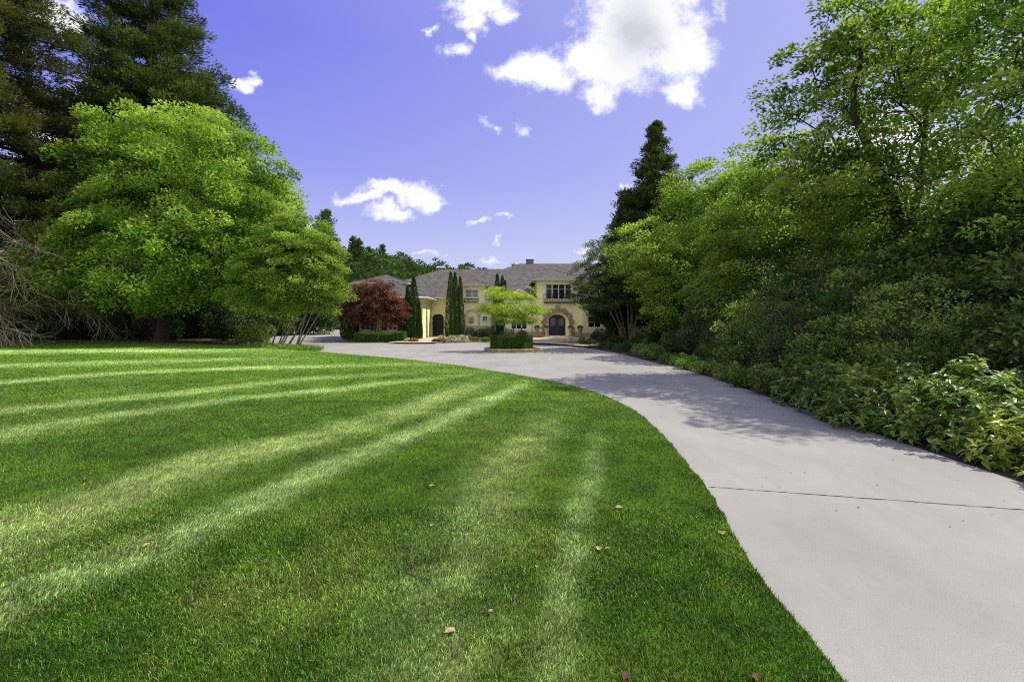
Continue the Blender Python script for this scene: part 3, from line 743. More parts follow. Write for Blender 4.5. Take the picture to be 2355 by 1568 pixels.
def conifer(name, seed, loc, H, Rb, label, mat, bark, z0=.08, cat='conifer', group=None, per=70, L=.34, W=.09, nlev=46, top_pow=.8, droop=.15, tuft=.5, bare=0.0, lean=(0,0), dens=1.0, zfol=0.0, rag=.5):
    """trunk with whorls of boughs, each carrying upswept tufts of needles"""
    rg = np.random.default_rng(seed); root = thing(name, loc, label, cat, group)
    P, r = make_trunk(rg, [(0,0,-.1),(lean[0]*.5,lean[1]*.5,H*.5),(lean[0],lean[1],H)], H*.016+.08, .03, 18)
    A = []; B = []; ra = []; rb = []; tc = []; tr = []
    for i in range(nlev):
        t = z0+(1-z0)*(i/nlev)**.95; z = H*t
        Rl = Rb*(1-t)**top_pow+.25
        if t < .15: Rl *= .75+1.6*t
        c = np.array([np.interp(z, P[:,2], P[:,0]), np.interp(z, P[:,2], P[:,1]), z])
        nbr = max(4, int(9*dens*(.5+.5*(1-t))))
        for k in range(nbr):
            a = rg.uniform(0, 2*math.pi); l = Rl*rg.uniform(rag, 1.14 if rag < .6 else 1.05)
            dr = np.array([math.cos(a), math.sin(a), 0])
            pts = [c, c+dr*l*.5+np.array([0,0,-droop*l*.25+.1]), c+dr*l+np.array([0,0,-droop*l+.12*l])]
            for p, q, x, y in ((pts[0],pts[1],.022*l+.01,.014*l+.006),(pts[1],pts[2],.014*l+.006,.006)):
                A.append(p); B.append(q); ra.append(x); rb.append(y)
            nt = max(2, int(l/(tuft*.62)))
            for m in range(nt):
                s = .28+.75*(m+rg.random()*.7)/nt
                if z < zfol*H and rg.random() < .8: continue
                if s > 1.03: s = 1.0
                p = c+(pts[1]-c)*(s/.5) if s < .5 else pts[1]+(pts[2]-pts[1])*((s-.5)/.5)
                side = np.cross(dr, [0,0,1])*rg.normal()*l*.14*s
                tc.append(p+side+np.array([0,0,rg.normal()*.15])); tr.append(tuft*rg.uniform(.6, 1.2)*(.75+.25*(1-t)))
    V, Fc = join([tube_np(P, r), frusta(np.array(A), np.array(B), np.array(ra), np.array(rb), 4)])
    link('trunk', np_mesh('trunk', V, [Fc], smooth=True), bark, root)
    tc = np.array(tc); tr = np.array(tr); n = len(tc)
    b = ball(rg, n*per, .2)*np.array([1,1,.7]); C = np.repeat(tc, per, 0)+b*np.repeat(tr, per)[:, None]
    ax = np.stack([np.interp(C[:,2], P[:,2], P[:,0]), np.interp(C[:,2], P[:,2], P[:,1]), C[:,2]-.6], 1)
    o = unit(C-ax)
    D = unit(o*.7+b*.5+rg.normal(size=C.shape)*.35+np.array([0,0,.25])); N = unit(rg.normal(size=C.shape)*.8+np.array([0,0,.6]))
    s = rg.uniform(.6, 1.25, n*per)
    v = np.clip(np.repeat(rg.uniform(.2, .7, n), per)+b[:,2]*.22+rg.normal(size=n*per)*.1, 0, 1)  # upper side of each tuft paler, top light put into the colour
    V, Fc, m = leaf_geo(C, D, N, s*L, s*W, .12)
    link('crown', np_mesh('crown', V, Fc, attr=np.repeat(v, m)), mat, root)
    return root
def shrub(name, seed, loc, rx, ry, rz, n, L, W, mat, label, cat='shrub', group=None, shape='dome', rich=False, flatn=False, lump=.18, stems=True, v=(.1,.9), zb=.0):
    """foliage carried by a fan of stems; dome, box, column or cone outline"""
    rg = np.random.default_rng(seed); root = thing(name, loc, label, cat, group)
    if shape == 'dome':
        d = unit(rg.normal(size=(n,3))); d[:,2] = np.abs(d[:,2])*1.0
        k = rg.random(n) < .25; r = np.where(k, rg.uniform(.5, .9, n), rg.uniform(.86, 1.0, n))
        ln_ = 1-lump+2*lump*fbm(np.arctan2(d[:,1], d[:,0])*2.2+5, d[:,2]*3+seed, seed, 3)
        P = d*(r*ln_)[:, None]*np.array([rx,ry,rz]); nrm = d
        low = rg.random(n) < .25; P[low,2] *= rg.uniform(0, 1, low.sum())
    elif shape == 'box':
        P = rg.uniform(-1, 1, (n,3)); f = rg.integers(0, 3, n); f = np.where(rg.random(n) < .12, 9, f)
        nrm = np.zeros((n,3))
        for a in range(3):
            k = f == a; s = np.sign(P[k,a]); s[s == 0] = 1; P[k,a] = s*rg.uniform(.93, 1.0, k.sum()); nrm[k,a] = s
        nrm[f == 9] = [0,0,1]
        q = np.abs(P); m = np.maximum(q[:,0], q[:,1]); cr = np.where((q[:,0] > .8)&(q[:,1] > .8), .94, 1.0)
        P[:, :2] *= cr[:, None]; P[:,2] = (P[:,2]+1)/2
        P = P*np.array([rx,ry,rz]); P += nrm*(fbm(P[:,0]*2.5+seed, P[:,1]*2.5+P[:,2]*2, seed, 3)-.5)[:, None]*.12
    elif shape == 'drum':
        t = rg.uniform(0, 2*math.pi, n); top = rg.random(n) < .4
        r = np.where(top, np.sqrt(rg.random(n)), rg.uniform(.93, 1.0, n)); z = np.where(top, rg.uniform(.93, 1, n), rg.uniform(0, 1, n))
        wob = 1+.03*np.sin(t*5+seed)+.02*np.sin(t*11)
        P = np.stack([np.cos(t)*r*rx*wob, np.sin(t)*r*ry*wob, z*rz*(1+.03*np.sin(t*4))], 1)
        nrm = np.stack([np.cos(t)*(~top), np.sin(t)*(~top), top*1.0], 1)
    else:
        z = rg.random(n)**1.15; t = rg.uniform(0, 2*math.pi, n)
        prof = np.where(z < .12, .80+z*1.6, (1-(z-.12)/.88)**.62 if shape == 'cone' else (1-((z-.12)/.88)**3.0)**.8)
        prof = np.maximum(prof, .03)
        lm = 1-lump+2*lump*fbm(t*2.5+seed, z*rz*1.6, seed, 3)
        r = np.where(rg.random(n) < .25, rg.uniform(.5, .9, n), rg.uniform(.88, 1.03, n))*prof*lm
        P = np.stack([np.cos(t)*r*rx, np.sin(t)*r*ry, z*rz], 1); nrm = np.stack([np.cos(t), np.sin(t), np.full(n,.35)], 1)
    if shape in ('cone', 'column'):
        D = unit(np.array([0,0,1.1])+nrm*.45+rg.normal(size=P.shape)*.25); N = unit(nrm+rg.normal(size=P.shape)*.5)
    else:
        D = unit(nrm*.6+rg.normal(size=P.shape)*.7+np.array([0,0,.25])); N = unit(nrm*.5+rg.normal(size=P.shape)*.55+np.array([0,0,.7]))
    P[:,2] += zb
    s = rg.uniform(.65, 1.3, n)
    tn = fbm(P[:,0]*3/max(rx,.3)+9, P[:,2]*3/max(rz,.3)+P[:,1]*2, seed+3, 2)
    vv = np.clip(v[0]+(v[1]-v[0])*(.55*tn+.45*rg.random(n)), 0, 1)
    V, Fc, m = leaf_geo(P, D, N, s*L, s*W, rich=rich)
    link('foliage', np_mesh('foliage', V, Fc, attr=np.repeat(vv, m)), mat, root)
    x0, y0, z0 = root.location
    if shape == 'box': MB().box(x0-rx*.84,x0+rx*.84,y0-ry*.84,y0+ry*.84,z0+.02,z0+rz*.86).build('twig_core', M['core'], root)
    if shape == 'drum': MB().lathe((x0,y0,z0), [(rx*.88,.02),(rx*.9,rz*.6),(rx*.84,rz*.88)], 28).build('twig_core', M['core'], root)
    if stems:
        k = 9; A = np.zeros((k,3)); A[:, :2] = rg.normal(size=(k,2))*rx*.06; A[:,2] = -.05
        if shape in ('cone', 'column'): B = A*.5+np.array([0,0,rz*.85])
        else:
            B = unit(rg.normal(size=(k,3)))*np.array([rx*.6,ry*.6,0]); B[:,2] = (rz+zb)*.7
        V, Fc = frusta(A, B, np.full(k, .02+.012*rz), np.full(k, .006), 5)
        link('stem', np_mesh('stem', V, [Fc], smooth=True), M['bark'], root)
    return root
def whorls(name, seed, loc, rx, ry, rz, nw, L, W, mat, label, group=None, per=9, v=(.2,.9)):
    """a shrub of big pointed leaves in rosettes at the shoot tips"""
    rg = np.random.default_rng(seed); root = thing(name, loc, label, 'shrub', group)
    d = unit(rg.normal(size=(nw,3))); d[:,2] = np.abs(d[:,2])
    r = np.where(rg.random(nw) < .3, rg.uniform(.55,.85,nw), rg.uniform(.85,1.05,nw))*(.84+.34*fbm(d[:,0]*2.5+seed, d[:,1]*2.5+d[:,2]*2, seed, 2))
    T = d*r[:, None]*np.array([rx,ry,rz]); low = rg.random(nw) < .25; T[low,2] *= rg.uniform(.1,1,low.sum()); T[:,2] += .06
    up = unit(d*.6+np.array([0,0,.75])+rg.normal(size=d.shape)*.15)
    U = np.repeat(up, per, 0); a = rg.normal(size=(nw*per,3)); S = unit(a-U*(a*U).sum(1)[:, None])
    lift = np.tile(np.linspace(-.15, .75, per), nw)+rg.normal(size=nw*per)*.12
    D = unit(S+U*lift[:, None]); N = unit(U+S*-.25+rg.normal(size=D.shape)*.15)
    C = np.repeat(T, per, 0)+U*(np.tile(np.linspace(-.06,.02,per), nw))[:, None]
    s = rg.uniform(.6,1.2,nw*per)*np.tile(np.linspace(1.15,.75,per), nw)
    vv = np.clip(np.repeat(rg.uniform(v[0], v[1]-.2, nw), per)+np.tile(np.linspace(-.1,.25,per), nw)+rg.normal(size=nw*per)*.1, 0, 1)
    V, Fc, m = leaf_geo(C, D, N, s*L, s*W, .22, rich=True)
    link('foliage', np_mesh('foliage', V, Fc, attr=np.repeat(vv, m)), mat, root)
    k = rg.choice(nw, min(nw, 45), replace=False); A = np.zeros((len(k),3)); A[:, :2] = T[k][:, :2]*.25; A[:,2] = -.04
    mid = A*.4+T[k]*.6; mid[:,2] = T[k][:,2]*.45
    Vq, Fq = join([frusta(A, mid, np.full(len(k),.010), np.full(len(k),.007), 5), frusta(mid, T[k]*.97, np.full(len(k),.007), np.full(len(k),.004), 5)])
    link('stem', np_mesh('stem', Vq, [Fq], smooth=True), M['bark_tan'], root)
    return root
# ================================================================ BEDS, KERB, TERRACE
def terr(x, y): return .11 + min(max((y-36), 0), 14)*.012
bed = MB().slab(right_edge + [(5.35,-12),(40,-12),(40,44),(right_edge[0][0]+.1,44)], -.02)
bed.build('planting_bed', M['mulch'])['kind'] = 'structure'
tp = kerb_pts + [(6.2,29.2),(9.5,33),(14,40),(20,49),(-17,49),(-21,66)]
t_ = MB().slab(tp, terr, .2).build('terrace_bed', M['mulch']); t_['kind'] = 'structure'
def offset(pl, d):
    out = []
    for i, p in enumerate(pl):
        a = pl[max(i-1,0)]; b = pl[min(i+1,len(pl)-1)]
        L = math.hypot(b[0]-a[0], b[1]-a[1]); out.append((p[0]-(b[1]-a[1])/L*d, p[1]+(b[0]-a[0])/L*d))
    return out
kl = kerb_pts; ko = offset(kl, -.13); ki = offset(kl, .13)
km = MB()
for i in range(len(kl)-1):
    z = .15
    km.add([(*ko[i],-.03),(*ko[i+1],-.03),(*ko[i+1],z-.02),(*ko[i],z-.02),(*ki[i+1],z),(*ki[i],z),(*ki[i+1],0),(*ki[i],0)],
           [(0,1,2,3),(3,2,4,5),(5,4,6,7)])
k_ = km.build('kerb', M['paver']); k_['kind'] = 'structure'
tz = lambda x, y: terr(x, y)+.006
w1 = MB().slab([(-9.9,36.25),(-8.0,35.9),(-5.9,36.1),(-6.9,41),(-7.0,47.9),(-8.5,47.9),(-8.5,43),(-9.2,40)], tz)
w1.build('gate_walkway', M['paver'])['kind'] = 'structure'
w2 = MB().slab([(1.1,35.35),(2.2,34.85),(3.6,33.3),(5.0,30.6),(6.5,33),(7.6,37),(7.8,42),(7.4,45.9),(2.0,45.9),(1.2,42),(.6,38.5)], tz)
w2.build('entry_walkway', M['paver'])['kind'] = 'structure'

# ================================================================ BIG TREES, LEFT
beech = broad_tree('beech_tree', 21, (-30.4,39.5,0),
    [(3.4,0,11.8,8.4,7,8.3),(-2.6,.5,12.6,4.8,6,6.9),(7.5,-1,9.4,4.6,6,6.0),(3,-5,6.5,9,4,4),(-2.6,-2,7.4,4.4,5,4.2),(-2,1,16.5,5.5,5,4.3),(-4.6,-1,8.4,3.2,4,3.6),(1,-4,5.0,7.5,3.5,1.7),(8,-3,4.8,4.6,4,2.2)],
    [([(0,0,-.2),(.2,0,4),(.6,0,10),(1,0,17)], .46, .12)], 900, 190, 1.12, .26, .15, M['lime'], M['bark'],
    'broad lime green beech with a thick dark trunk at the back of the lawn', 'tree', None, .016, .62, .45, 2.6, top_v=.1, vlo=.05, vhi=.9)
stems = [([(sx,sy,-.1),(sx+.5+dx,sy,1.6),(sx+1.0+dx*2,sy+dy,3.6)], .055, .03) for sx, sy, dx, dy in
         [(-1.1,.4,.15,0),(-.5,.2,.2,.3),(-.3,0,.4,-.2),(0,-.2,.3,.2),(.25,.1,.55,.4),(.5,-.3,.5,-.3),(1.35,-.8,.3,0),(1.5,-.9,.6,.3),(1.25,-.7,.1,-.4)]]
broad_tree('multi_stem_maple', 22, (-16.9,33.6,0),
    [(.9,0,5.8,3.7,3.4,3.3),(1.7,0,4.0,2.9,2.8,1.6),(-.8,0,4.6,3.4,3,2.2),(.2,1.5,8.0,2.7,2.6,2.5)],
    stems, 360, 160, .68, .19, .11, M['lime'], M['bark_pale'],
    'lime green maple on a fan of thin leaning stems beside the drive', 'tree', None, .007, .45, .4, 2.3, vlo=.25, vhi=.9)
conifer('cedar_tree', 31, (-37.2,47,0), 44, 15.0, 'tallest dark cedar, rising out of frame behind the lime green beech', M['conifer'], M['bark'],
        .12, per=80, L=.36, W=.10, nlev=56, top_pow=.85, tuft=.95, droop=.08, rag=.68, dens=1.1, cat='conifer')
conifer('cedar_tree', 32, (-42.5,36.5,0), 41, 13.0, 'bronze green cedar at the left edge with bare dead lower boughs', M['conifer_w'], M['bark'],
        .10, per=95, L=.34, W=.08, nlev=52, top_pow=.8, tuft=.85, droop=.22, cat='conifer', dens=.95, zfol=.24, rag=.62)
# dead boughs of the left cedar
def dead_boughs():
    rg = np.random.default_rng(8); A = []; B = []; ra = []; rb = []
    root = [o for o in COL.objects if o.name == 'cedar_tree.001'][0]
    def grow(p, d, L, r, lv):
        n = 5
        for i in range(n):
            q = p + d*L/n
            A.append(p.copy()); B.append(q.copy()); ra.append(r*(1-i/n*.55)); rb.append(r*(1-(i+1)/n*.55))
            d = d + rg.normal(size=3)*.10 + np.array([0,0,-.05 if lv < 2 else .02]); d /= np.linalg.norm(d)
            if lv < 2:
                for _ in range(3 if lv else 4):
                    side = np.cross(d, rg.normal(size=3)); side /= np.linalg.norm(side)
                    e = d*.75+side*.6; e /= np.linalg.norm(e)
                    grow(q, e, L*rg.uniform(.32,.5), r*.42, lv+1)
            p = q
    for k in range(15):
        z = rg.uniform(2.0, 9.5); a = rg.uniform(-1.3, .5)
        grow(np.array([0,0,z]), np.array([math.cos(a), math.sin(a), rg.uniform(-.05,.25)]), rg.uniform(6.5,9.2), .07, 0)
    V, Fc = frusta(np.array(A), np.array(B), np.array(ra), np.maximum(np.array(rb), .010), 3)
    link('dead_bough', np_mesh('dead_bough', V, [Fc]), M['dead'], root)
dead_boughs()

# dark understory along the back of the lawn
def bush(name, seed, loc, rx, ry, rz, ncl, per, rc, L, W, mat, label, group=None, v=(0,.8), bark='bark'):
    rg = np.random.default_rng(seed+1000)
    st = [([(rg.normal()*.12, rg.normal()*.12, -.1),(rg.normal()*.3*rx, rg.normal()*.3*ry, rz*.7)], .03+.012*rz, .012) for _ in range(5)]
    return broad_tree(name, seed, loc, [(0,0,rz*.52,rx,ry,rz*.5),(rx*.25,0,rz*.35,rx*.85,ry*.9,rz*.34),(-rx*.2,-ry*.2,rz*.28,rx*.9,ry*.8,rz*.28)], st, ncl, per, rc, L, W, M[mat], M[bark], label, 'shrub', group, .005, .6, .45, .12, crown='foliage', vlo=v[0], vhi=v[1])
ever = bush('evergreen_shrub', 41, (-52,49.5,0), 3.2, 2.4, 5.4, 150, 70, .7, .30, .15, 'deep', 'dark evergreen shrub in the shade behind the lawn', 'dark evergreen shrubs behind the lawn', v=(.2,1))
ever2 = bush('evergreen_shrub', 42, (-40,52,0), 3.0, 2.4, 3.8, 150, 70, .6, .26, .14, 'green', 'dark evergreen shrub in the shade behind the lawn', 'dark evergreen shrubs behind the lawn', v=(0,.7))
rr = np.random.default_rng(77)
for (x, y, s, q) in [(-62,48,1.1,0),(-57,50,.9,1),(-46.5,48,.62,0),(-49,56,1.5,1),(-45,53,1.0,1),(-36,56,1.4,1),(-33,51,.8,0),(-43,60,1.9,0),(-30,57,1.2,1),(-27.5,49,.55,1),
                     (-29,64,1.6,0),(-38,66,2.0,1),(-50,68,2.3,0),(-60,62,2.3,1),(-70,52,2.0,0),(-72,60,2.4,1),(-34,45.5,.42,0),(-24.5,44.5,.5,1),(-22.6,40.2,.42,0),(-44,43.6,.45,1),(-48,46,.7,0),(-53,46,.7,1),(-38.5,44.6,.4,0),(-27.2,43,.42,0)]:
    c = copy_tree(ever if q == 0 else ever2); c.location = (x, y, 0); c.rotation_euler = (0,0,rr.uniform(0,6.28)); c.scale = (s, s, s*rr.uniform(.85,1.15))
shrub('arching_shrub', 43, (-20.7,36.2,0), 1.3, 1.1, 1.7, 2600, .15, .07, M['green'], 'loose green shrub at the foot of the multi stem maple', lump=.35)
# ornamental grass at the maple's foot
def tufts(name, pts, seed, n, L, W, mat, label, cat, h=1.0):
    rg = np.random.default_rng(seed); C = np.repeat(np.array(pts, float), n, 0)
    C[:, :2] += rg.normal(size=(len(C),2))*.12
    D = unit(rg.normal(size=C.shape)*.5+np.array([0,0,h])); N = unit(rg.normal(size=C.shape)+1e-3)
    s = rg.uniform(.6,1.2,len(C)); V, Fc, m = leaf_geo(C, D, N, s*L, s*W, .1)
    return tag(link(name, np_mesh(name, V, Fc, attr=np.repeat(rg.uniform(.2,.9,len(C)), m)), mat), label, cat, kind='stuff')
rg0 = np.random.default_rng(9)
pts = []
for k in range(130):
    t = rg0.random(); a = G(590,797); b = G(735,808); pts.append((a[0]+(b[0]-a[0])*t+rg0.normal()*.15-.25, a[1]+(b[1]-a[1])*t+.25+rg0.normal()*.3, 0))
tufts('border_grass', pts, 10, 34, .34, .03, M['green'], 'tufted border grass along the drive under the thin stemmed maple', 'border grass')

# ================================================================ RIGHT SIDE TREES
conifer('cedar_tree', 33, (12.9,41,0), 19.6, 6.0, 'tall dark cedar with a pointed top right of the house', M['conifer'], M['bark'], .1, per=80, L=.22, W=.075, nlev=62, tuft=.55, top_pow=.9, droop=.0)
conifer('cedar_tree', 34, (10.2,41,0), 13.4, 3.6, 'shorter dark cedar at the left shoulder of the pointed cedar', M['conifer'], M['bark'], .12, per=80, L=.22, W=.075, nlev=44, tuft=.6, top_pow=.7, droop=.0)
myr = [([(sx,sy,-.1),(sx+dx*.5,sy,1.5),(sx+dx*1.6,sy+dy,4.4)], .075, .04) for sx, sy, dx, dy in
       [(-.25,0,-.9,0),(-.15,.2,-.55,.5),(0,-.15,-.25,-.4),(.1,.1,.1,.3),(.2,-.05,.4,0),(.3,.15,-.1,-.3),(-.3,-.1,-1.4,.2)]]
broad_tree('crape_myrtle', 35, (9.3,36,0), [(-1.4,0,5.7,3.1,2.4,2.8),(-2.2,0,4.1,2.7,2.2,1.5),(.6,.3,5.4,2.0,2.2,2.9),(.9,-.8,2.9,1.5,1.2,1.2)], myr, 460, 105, .46, .15, .06, M['deep'], M['bark_tan'],
    'crape myrtle with a fan of smooth tan trunks in front of the house wall', 'tree', None, .006, .4, .35, 2.6, vlo=.1, vhi=1)
spring = broad_tree('young_maple', 36, (9.6,28.5,0), [(-1.2,0,6.0,2.3,2.1,2.4),(.9,0,4.4,2.2,2.2,2.0),(.3,-.5,2.6,2.0,1.8,1.3)], [([(0,0,-.1),(-.2,0,2),(-.8,0,6)], .11, .03)], 220, 90, .6, .17, .095, M['lime2'], M['bark_pale'],
    'loose pale green maple overlapping the dark cedar', 'tree', None, .006, .45, .3, 1.0, vlo=.25, vhi=.95)
limeA = broad_tree('hackberry_tree', 37, (14.1,31,0), [(0,0,8.0,4.5,4,5.3),(-1,-1,4.4,4.2,3.5,3.4)], [([(0,0,-.2),(.2,0,4),(-.2,0,11)], .26, .05)], 330, 170, .9, .20, .12, M['lime2'], M['bark'],
    'rounded lime green tree directly right of the pointed cedar', 'tree', None, .010, .48, .4, .8, vlo=.15, vhi=.9)
limeB = broad_tree('hackberry_tree', 38, (14.2,23.5,0), [(0,0,6.6,4.3,4,4.6),(-1.8,-1,3.8,3.3,3,3.0)], [([(0,0,-.2),(-.2,0,3),(.4,0,9)], .24, .05)], 330, 170, .8, .17, .10, M['lime2'], M['bark'],
    'spreading spring green tree between the cedar and the tallest right hand tree', 'tree', None, .009, .48, .4, .6, vlo=.15, vhi=.85)
broad_tree('elm_tree', 39, (13.6,15.2,0), [(-2.0,0,8.9,3.0,2.7,3.7),(-.3,.4,10.8,2.2,2.2,2.4),(-.2,0,6.2,3.0,2.6,2.2),(-2.6,-.4,6.0,2.3,2.2,1.9)],
    [([(0,0,-.2),(-.3,0,3.2),(-.75,0,5.3),(-1.6,0,7.2),(-2.3,.1,9.0),(-1.9,.1,11.5)], .27, .05),([(-.5,.1,4.2),(.2,.2,6.2),(.5,.3,8.5),(.2,.2,10.5)], .14, .04)],
    340, 105, .56, .15, .085, M['lime2'], M['bark'], 'tall airy elm with a dark crooked trunk showing through its crown', 'tree', None, .011, .48, .35, 3.2, vlo=.05, vhi=.9,
    cull=lambda c: ~((c[:,1] < .2) & (np.abs(c[:,0]-np.interp(c[:,2], [3.2,5.3,7.2,9], [-.3,-.75,-1.6,-2.3])) < .7) & (c[:,2] < 9.3) & (c[:,2] > 4.4)))
broad_tree('elm_tree', 40, (13.7,11.1,0), [(0,0,7.0,3.0,2.9,4.4),(-.4,.3,9.9,2.5,2.5,2.4),(-.6,0,4.0,2.6,2.4,2.2)],
    [([(0,0,-.2),(.2,0,4),(-.4,0,10)], .24, .05)], 380, 105, .58, .13, .075, M['lime2'], M['bark'], 'leafy green tree filling the right edge of the view', 'tree', None, .009, .48, .35, 1.6, vlo=.15, vhi=.9)
# woodland behind
for i, (src, x, y, s) in enumerate([(limeA,24,38,1.0),(limeB,24,30,.9),(limeA,25,20,.75),(limeB,25,13,.9),(limeA,31,26,1.0),(limeB,30,44,1.4),(limeA,24,50,1.3),(limeB,28,7,.9),(limeB,17,44,1.0),(limeA,18.5,47,.9)]):
    c = copy_tree(src); c.location = (x, y, 0); c.rotation_euler = (0,0,1.1*i+.7); c.scale = (s,s,s)
    tag(c, 'green woodland tree deep behind the front row on the right', 'tree', 'woodland trees behind the right hand row')
und = bush('understory_shrub', 51, (10.2,12.4,0), 2.0, 1.9, 3.9, 190, 85, .42, .15, .08, 'green', 'dark tall understory shrub beneath the right hand trees', 'understory shrubs beneath the right hand trees')
und2 = bush('understory_shrub', 52, (10.4,16,0), 2.1, 1.9, 3.5, 190, 85, .42, .12, .055, 'deep', 'dark tall understory shrub beneath the right hand trees', 'understory shrubs beneath the right hand trees', v=(.2,1))
for (x, y, s, q) in [(11.2,19.5,1.0,0),(10.6,23.4,.9,1),(9.9,20.6,.55,1),(11.2,27,1.0,0),(12,31,1.0,1),(13.4,35,1.1,0),(15,25,1.6,0),(15.5,19,1.7,1),(14.5,14,1.6,0),(15.5,30,1.7,1),(17,36,1.8,0),(12.2,9.2,1.0,1),(14.6,8.2,1.5,0),
                     (17,11,1.9,1),(16,38,1.3,0),(12.8,5.6,1.2,0),(19,5,1.8,1),(12.4,22,1.2,1),(12.3,11.5,1.25,0),(11.9,17,1.25,1),(15.8,41.5,1.2,0),(8.9,24.8,.42,1),(8.8,30.6,.4,0)]:
    c = copy_tree(und if q == 0 else und2); c.location = (x, y, 0); c.rotation_euler = (0,0,rr.uniform(0,6.28)); c.scale = (s, s, s*rr.uniform(.85,1.1))
bush('photinia_shrub', 53, (8.5,9.7,0), 1.2, 1.15, 2.75, 210, 70, .27, .075, .034, 'green', 'tall small leaved shrub with paler tips rising behind the glossy row', v=(.35,1))
bush('viburnum_shrub', 54, (9.7,7.9,0), 1.3, 1.3, 3.1, 170, 60, .34, .12, .07, 'green', 'tall shrub with broad leaves at the right edge under the trees', v=(.05,.7))
bush('dark_shrub', 55, (7.7,6.1,0), .85, .9, 1.3, 150, 60, .2, .05, .026, 'deep', 'dark fine leaved shrub low at the right edge behind the glossy row', v=(.3,1))
bush('holly_shrub', 56, (8.3,13.0,0), 1.4, 1.3, 2.6, 190, 75, .30, .085, .045, 'deep', 'dark shrub with fine leaves behind the small low bushes', v=(.3,1))
bush('laurel_shrub', 57, (8.0,11.2,0), 1.0, 1.0, 1.9, 150, 60, .28, .10, .045, 'green', 'mid height leafy shrub between the glossy row and the dark shrub', v=(.1,.8))
bush('privet_shrub', 58, (9.0,16.6,0), 1.5, 1.4, 2.7, 180, 75, .32, .09, .045, 'green', 'shaded leafy shrub behind the wide low bush', v=(.1,.85))
# glossy row beside the drive
spots = [((6.3,5.55,0),.62,.55,.56,190,.14,.062,'yellow','low golden green shrub nearest the camera beside the drive',(.15,.9)),
         ((6.55,6.55,0),.98,.82,1.08,380,.142,.062,'aucuba','large glossy leaved shrub, tallest of the row beside the drive',(.3,1)),
         ((6.25,7.55,0),.9,.78,.95,340,.14,.06,'aucuba','glossy leaved shrub second in the row beside the drive',(.2,.95)),
         ((6.35,8.6,0),.92,.78,.90,330,.145,.062,'aucuba','glossy leaved shrub in the middle of the row, lit on top',(.2,.9)),
         ((6.5,9.7,0),.9,.8,.95,310,.14,.06,'aucuba','darker glossy leaved shrub at the far end of the row',(.1,.75)),
         ((7.3,5.3,0),.7,.6,.85,220,.155,.068,'aucuba','glossy leaved shrub half out of the picture at the right edge',(.2,.9)),
         ((6.0,4.75,0),.42,.4,.40,110,.12,.05,'yellow','small golden shrub at the bottom corner of the bed',(.3,1))]
for i, (loc, rx, ry, rz, nw, L, W, mt, lab, v) in enumerate(spots):
    whorls('glossy_shrub', 60+i, loc, rx, ry, rz, nw, L, W, M[mt], lab, v=v)
for i, (x, y, r, h, mt, lab) in enumerate([(6.15,11.0,.42,.62,'green','upright small bush just past the glossy row'),
        (6.25,12.3,.38,.42,'box','pale tipped small bush beside the drive'),(6.45,13.5,.45,.5,'green','low round bush in the middle of the small bushes'),
        (6.45,15.1,.55,.42,'green','wide low bush beside the shaded drive'),(6.5,16.9,.6,.4,'box','clipped low bush before the round boxwood'),
        (6.75,18.9,.6,.4,'box','low clipped bush level with the round boxwood'),(6.6,21.3,.55,.6,'green','loose bush beyond the round boxwood'),(6.9,23.8,.7,.7,'green','spreading bush along the curving bed edge')]):
    bush('small_bush', 80+i, (x,y,0), r, r*.95, h*1.1, 70, 42, .16, .06, .032, mt, lab, v=(.1,1))
shrub('boxwood_ball', 90, (7.9,18.7,0), .52, .52, .88, 4200, .04, .024, M['box'], 'round clipped boxwood ball beside the shaded drive', lump=.05, v=(.1,.8))

# ================================================================ HILL
def hz_(x, y):
    prof = np.interp(x, [-320,-120,-66,-45,-22,0,60,200], [26,23,18.5,14,9.5,4.5,2,1])
    t = np.clip((y-98)/75, 0, 1); return prof*(t*t*(3-2*t))-.05
xs = np.linspace(-320,200,90); ys = np.linspace(95,330,36); A_, B_ = np.meshgrid(xs, ys)
Z_ = hz_(A_, B_)+ (fbm(A_/12, B_/12, 3)-.5)*1.5*np.clip((B_-100)/30,0,1)
Z_ = np.where(B_ > 250, Z_*(1-np.clip((B_-250)/70,0,1)), Z_)
Vh = np.stack([A_.ravel(), B_.ravel(), Z_.ravel()], 1)
ii = np.arange(35)[:, None]*90+np.arange(89)[None]; ii = ii.ravel()
oh = link('hill', np_mesh('hill', Vh, [np.stack([ii,ii+1,ii+91,ii+90],1)], smooth=True), M['soil']); oh['kind'] = 'structure'
glab = 'wooded ridge trees behind the house'
hts = [broad_tree('ridge_tree', 100+k, (-50-8*k,150,10), [(0,0,8.5,4.2,4.2,5.0),(1,0,5.5,3.6,3.6,3)], [([(0,0,-1),(0,0,8)], .25, .06)], 75, 42, 1.2, .75, .42, M['ridge'], M['bark'],
        'rounded green tree on the wooded ridge behind the house', 'tree', glab, .02, .55, .5, 2) for k in range(3)]
htc = conifer('ridge_pine', 110, (-62,140,10), 17, 3.6, 'dark pointed conifer on the wooded ridge behind the house', M['conifer'], M['bark'], .15, per=14, L=.8, W=.3, nlev=22, tuft=1.0, group='dark conifers on the wooded ridge', dens=.8)
rh = np.random.default_rng(12)
first = {0:True,1:True,2:True,3:True}
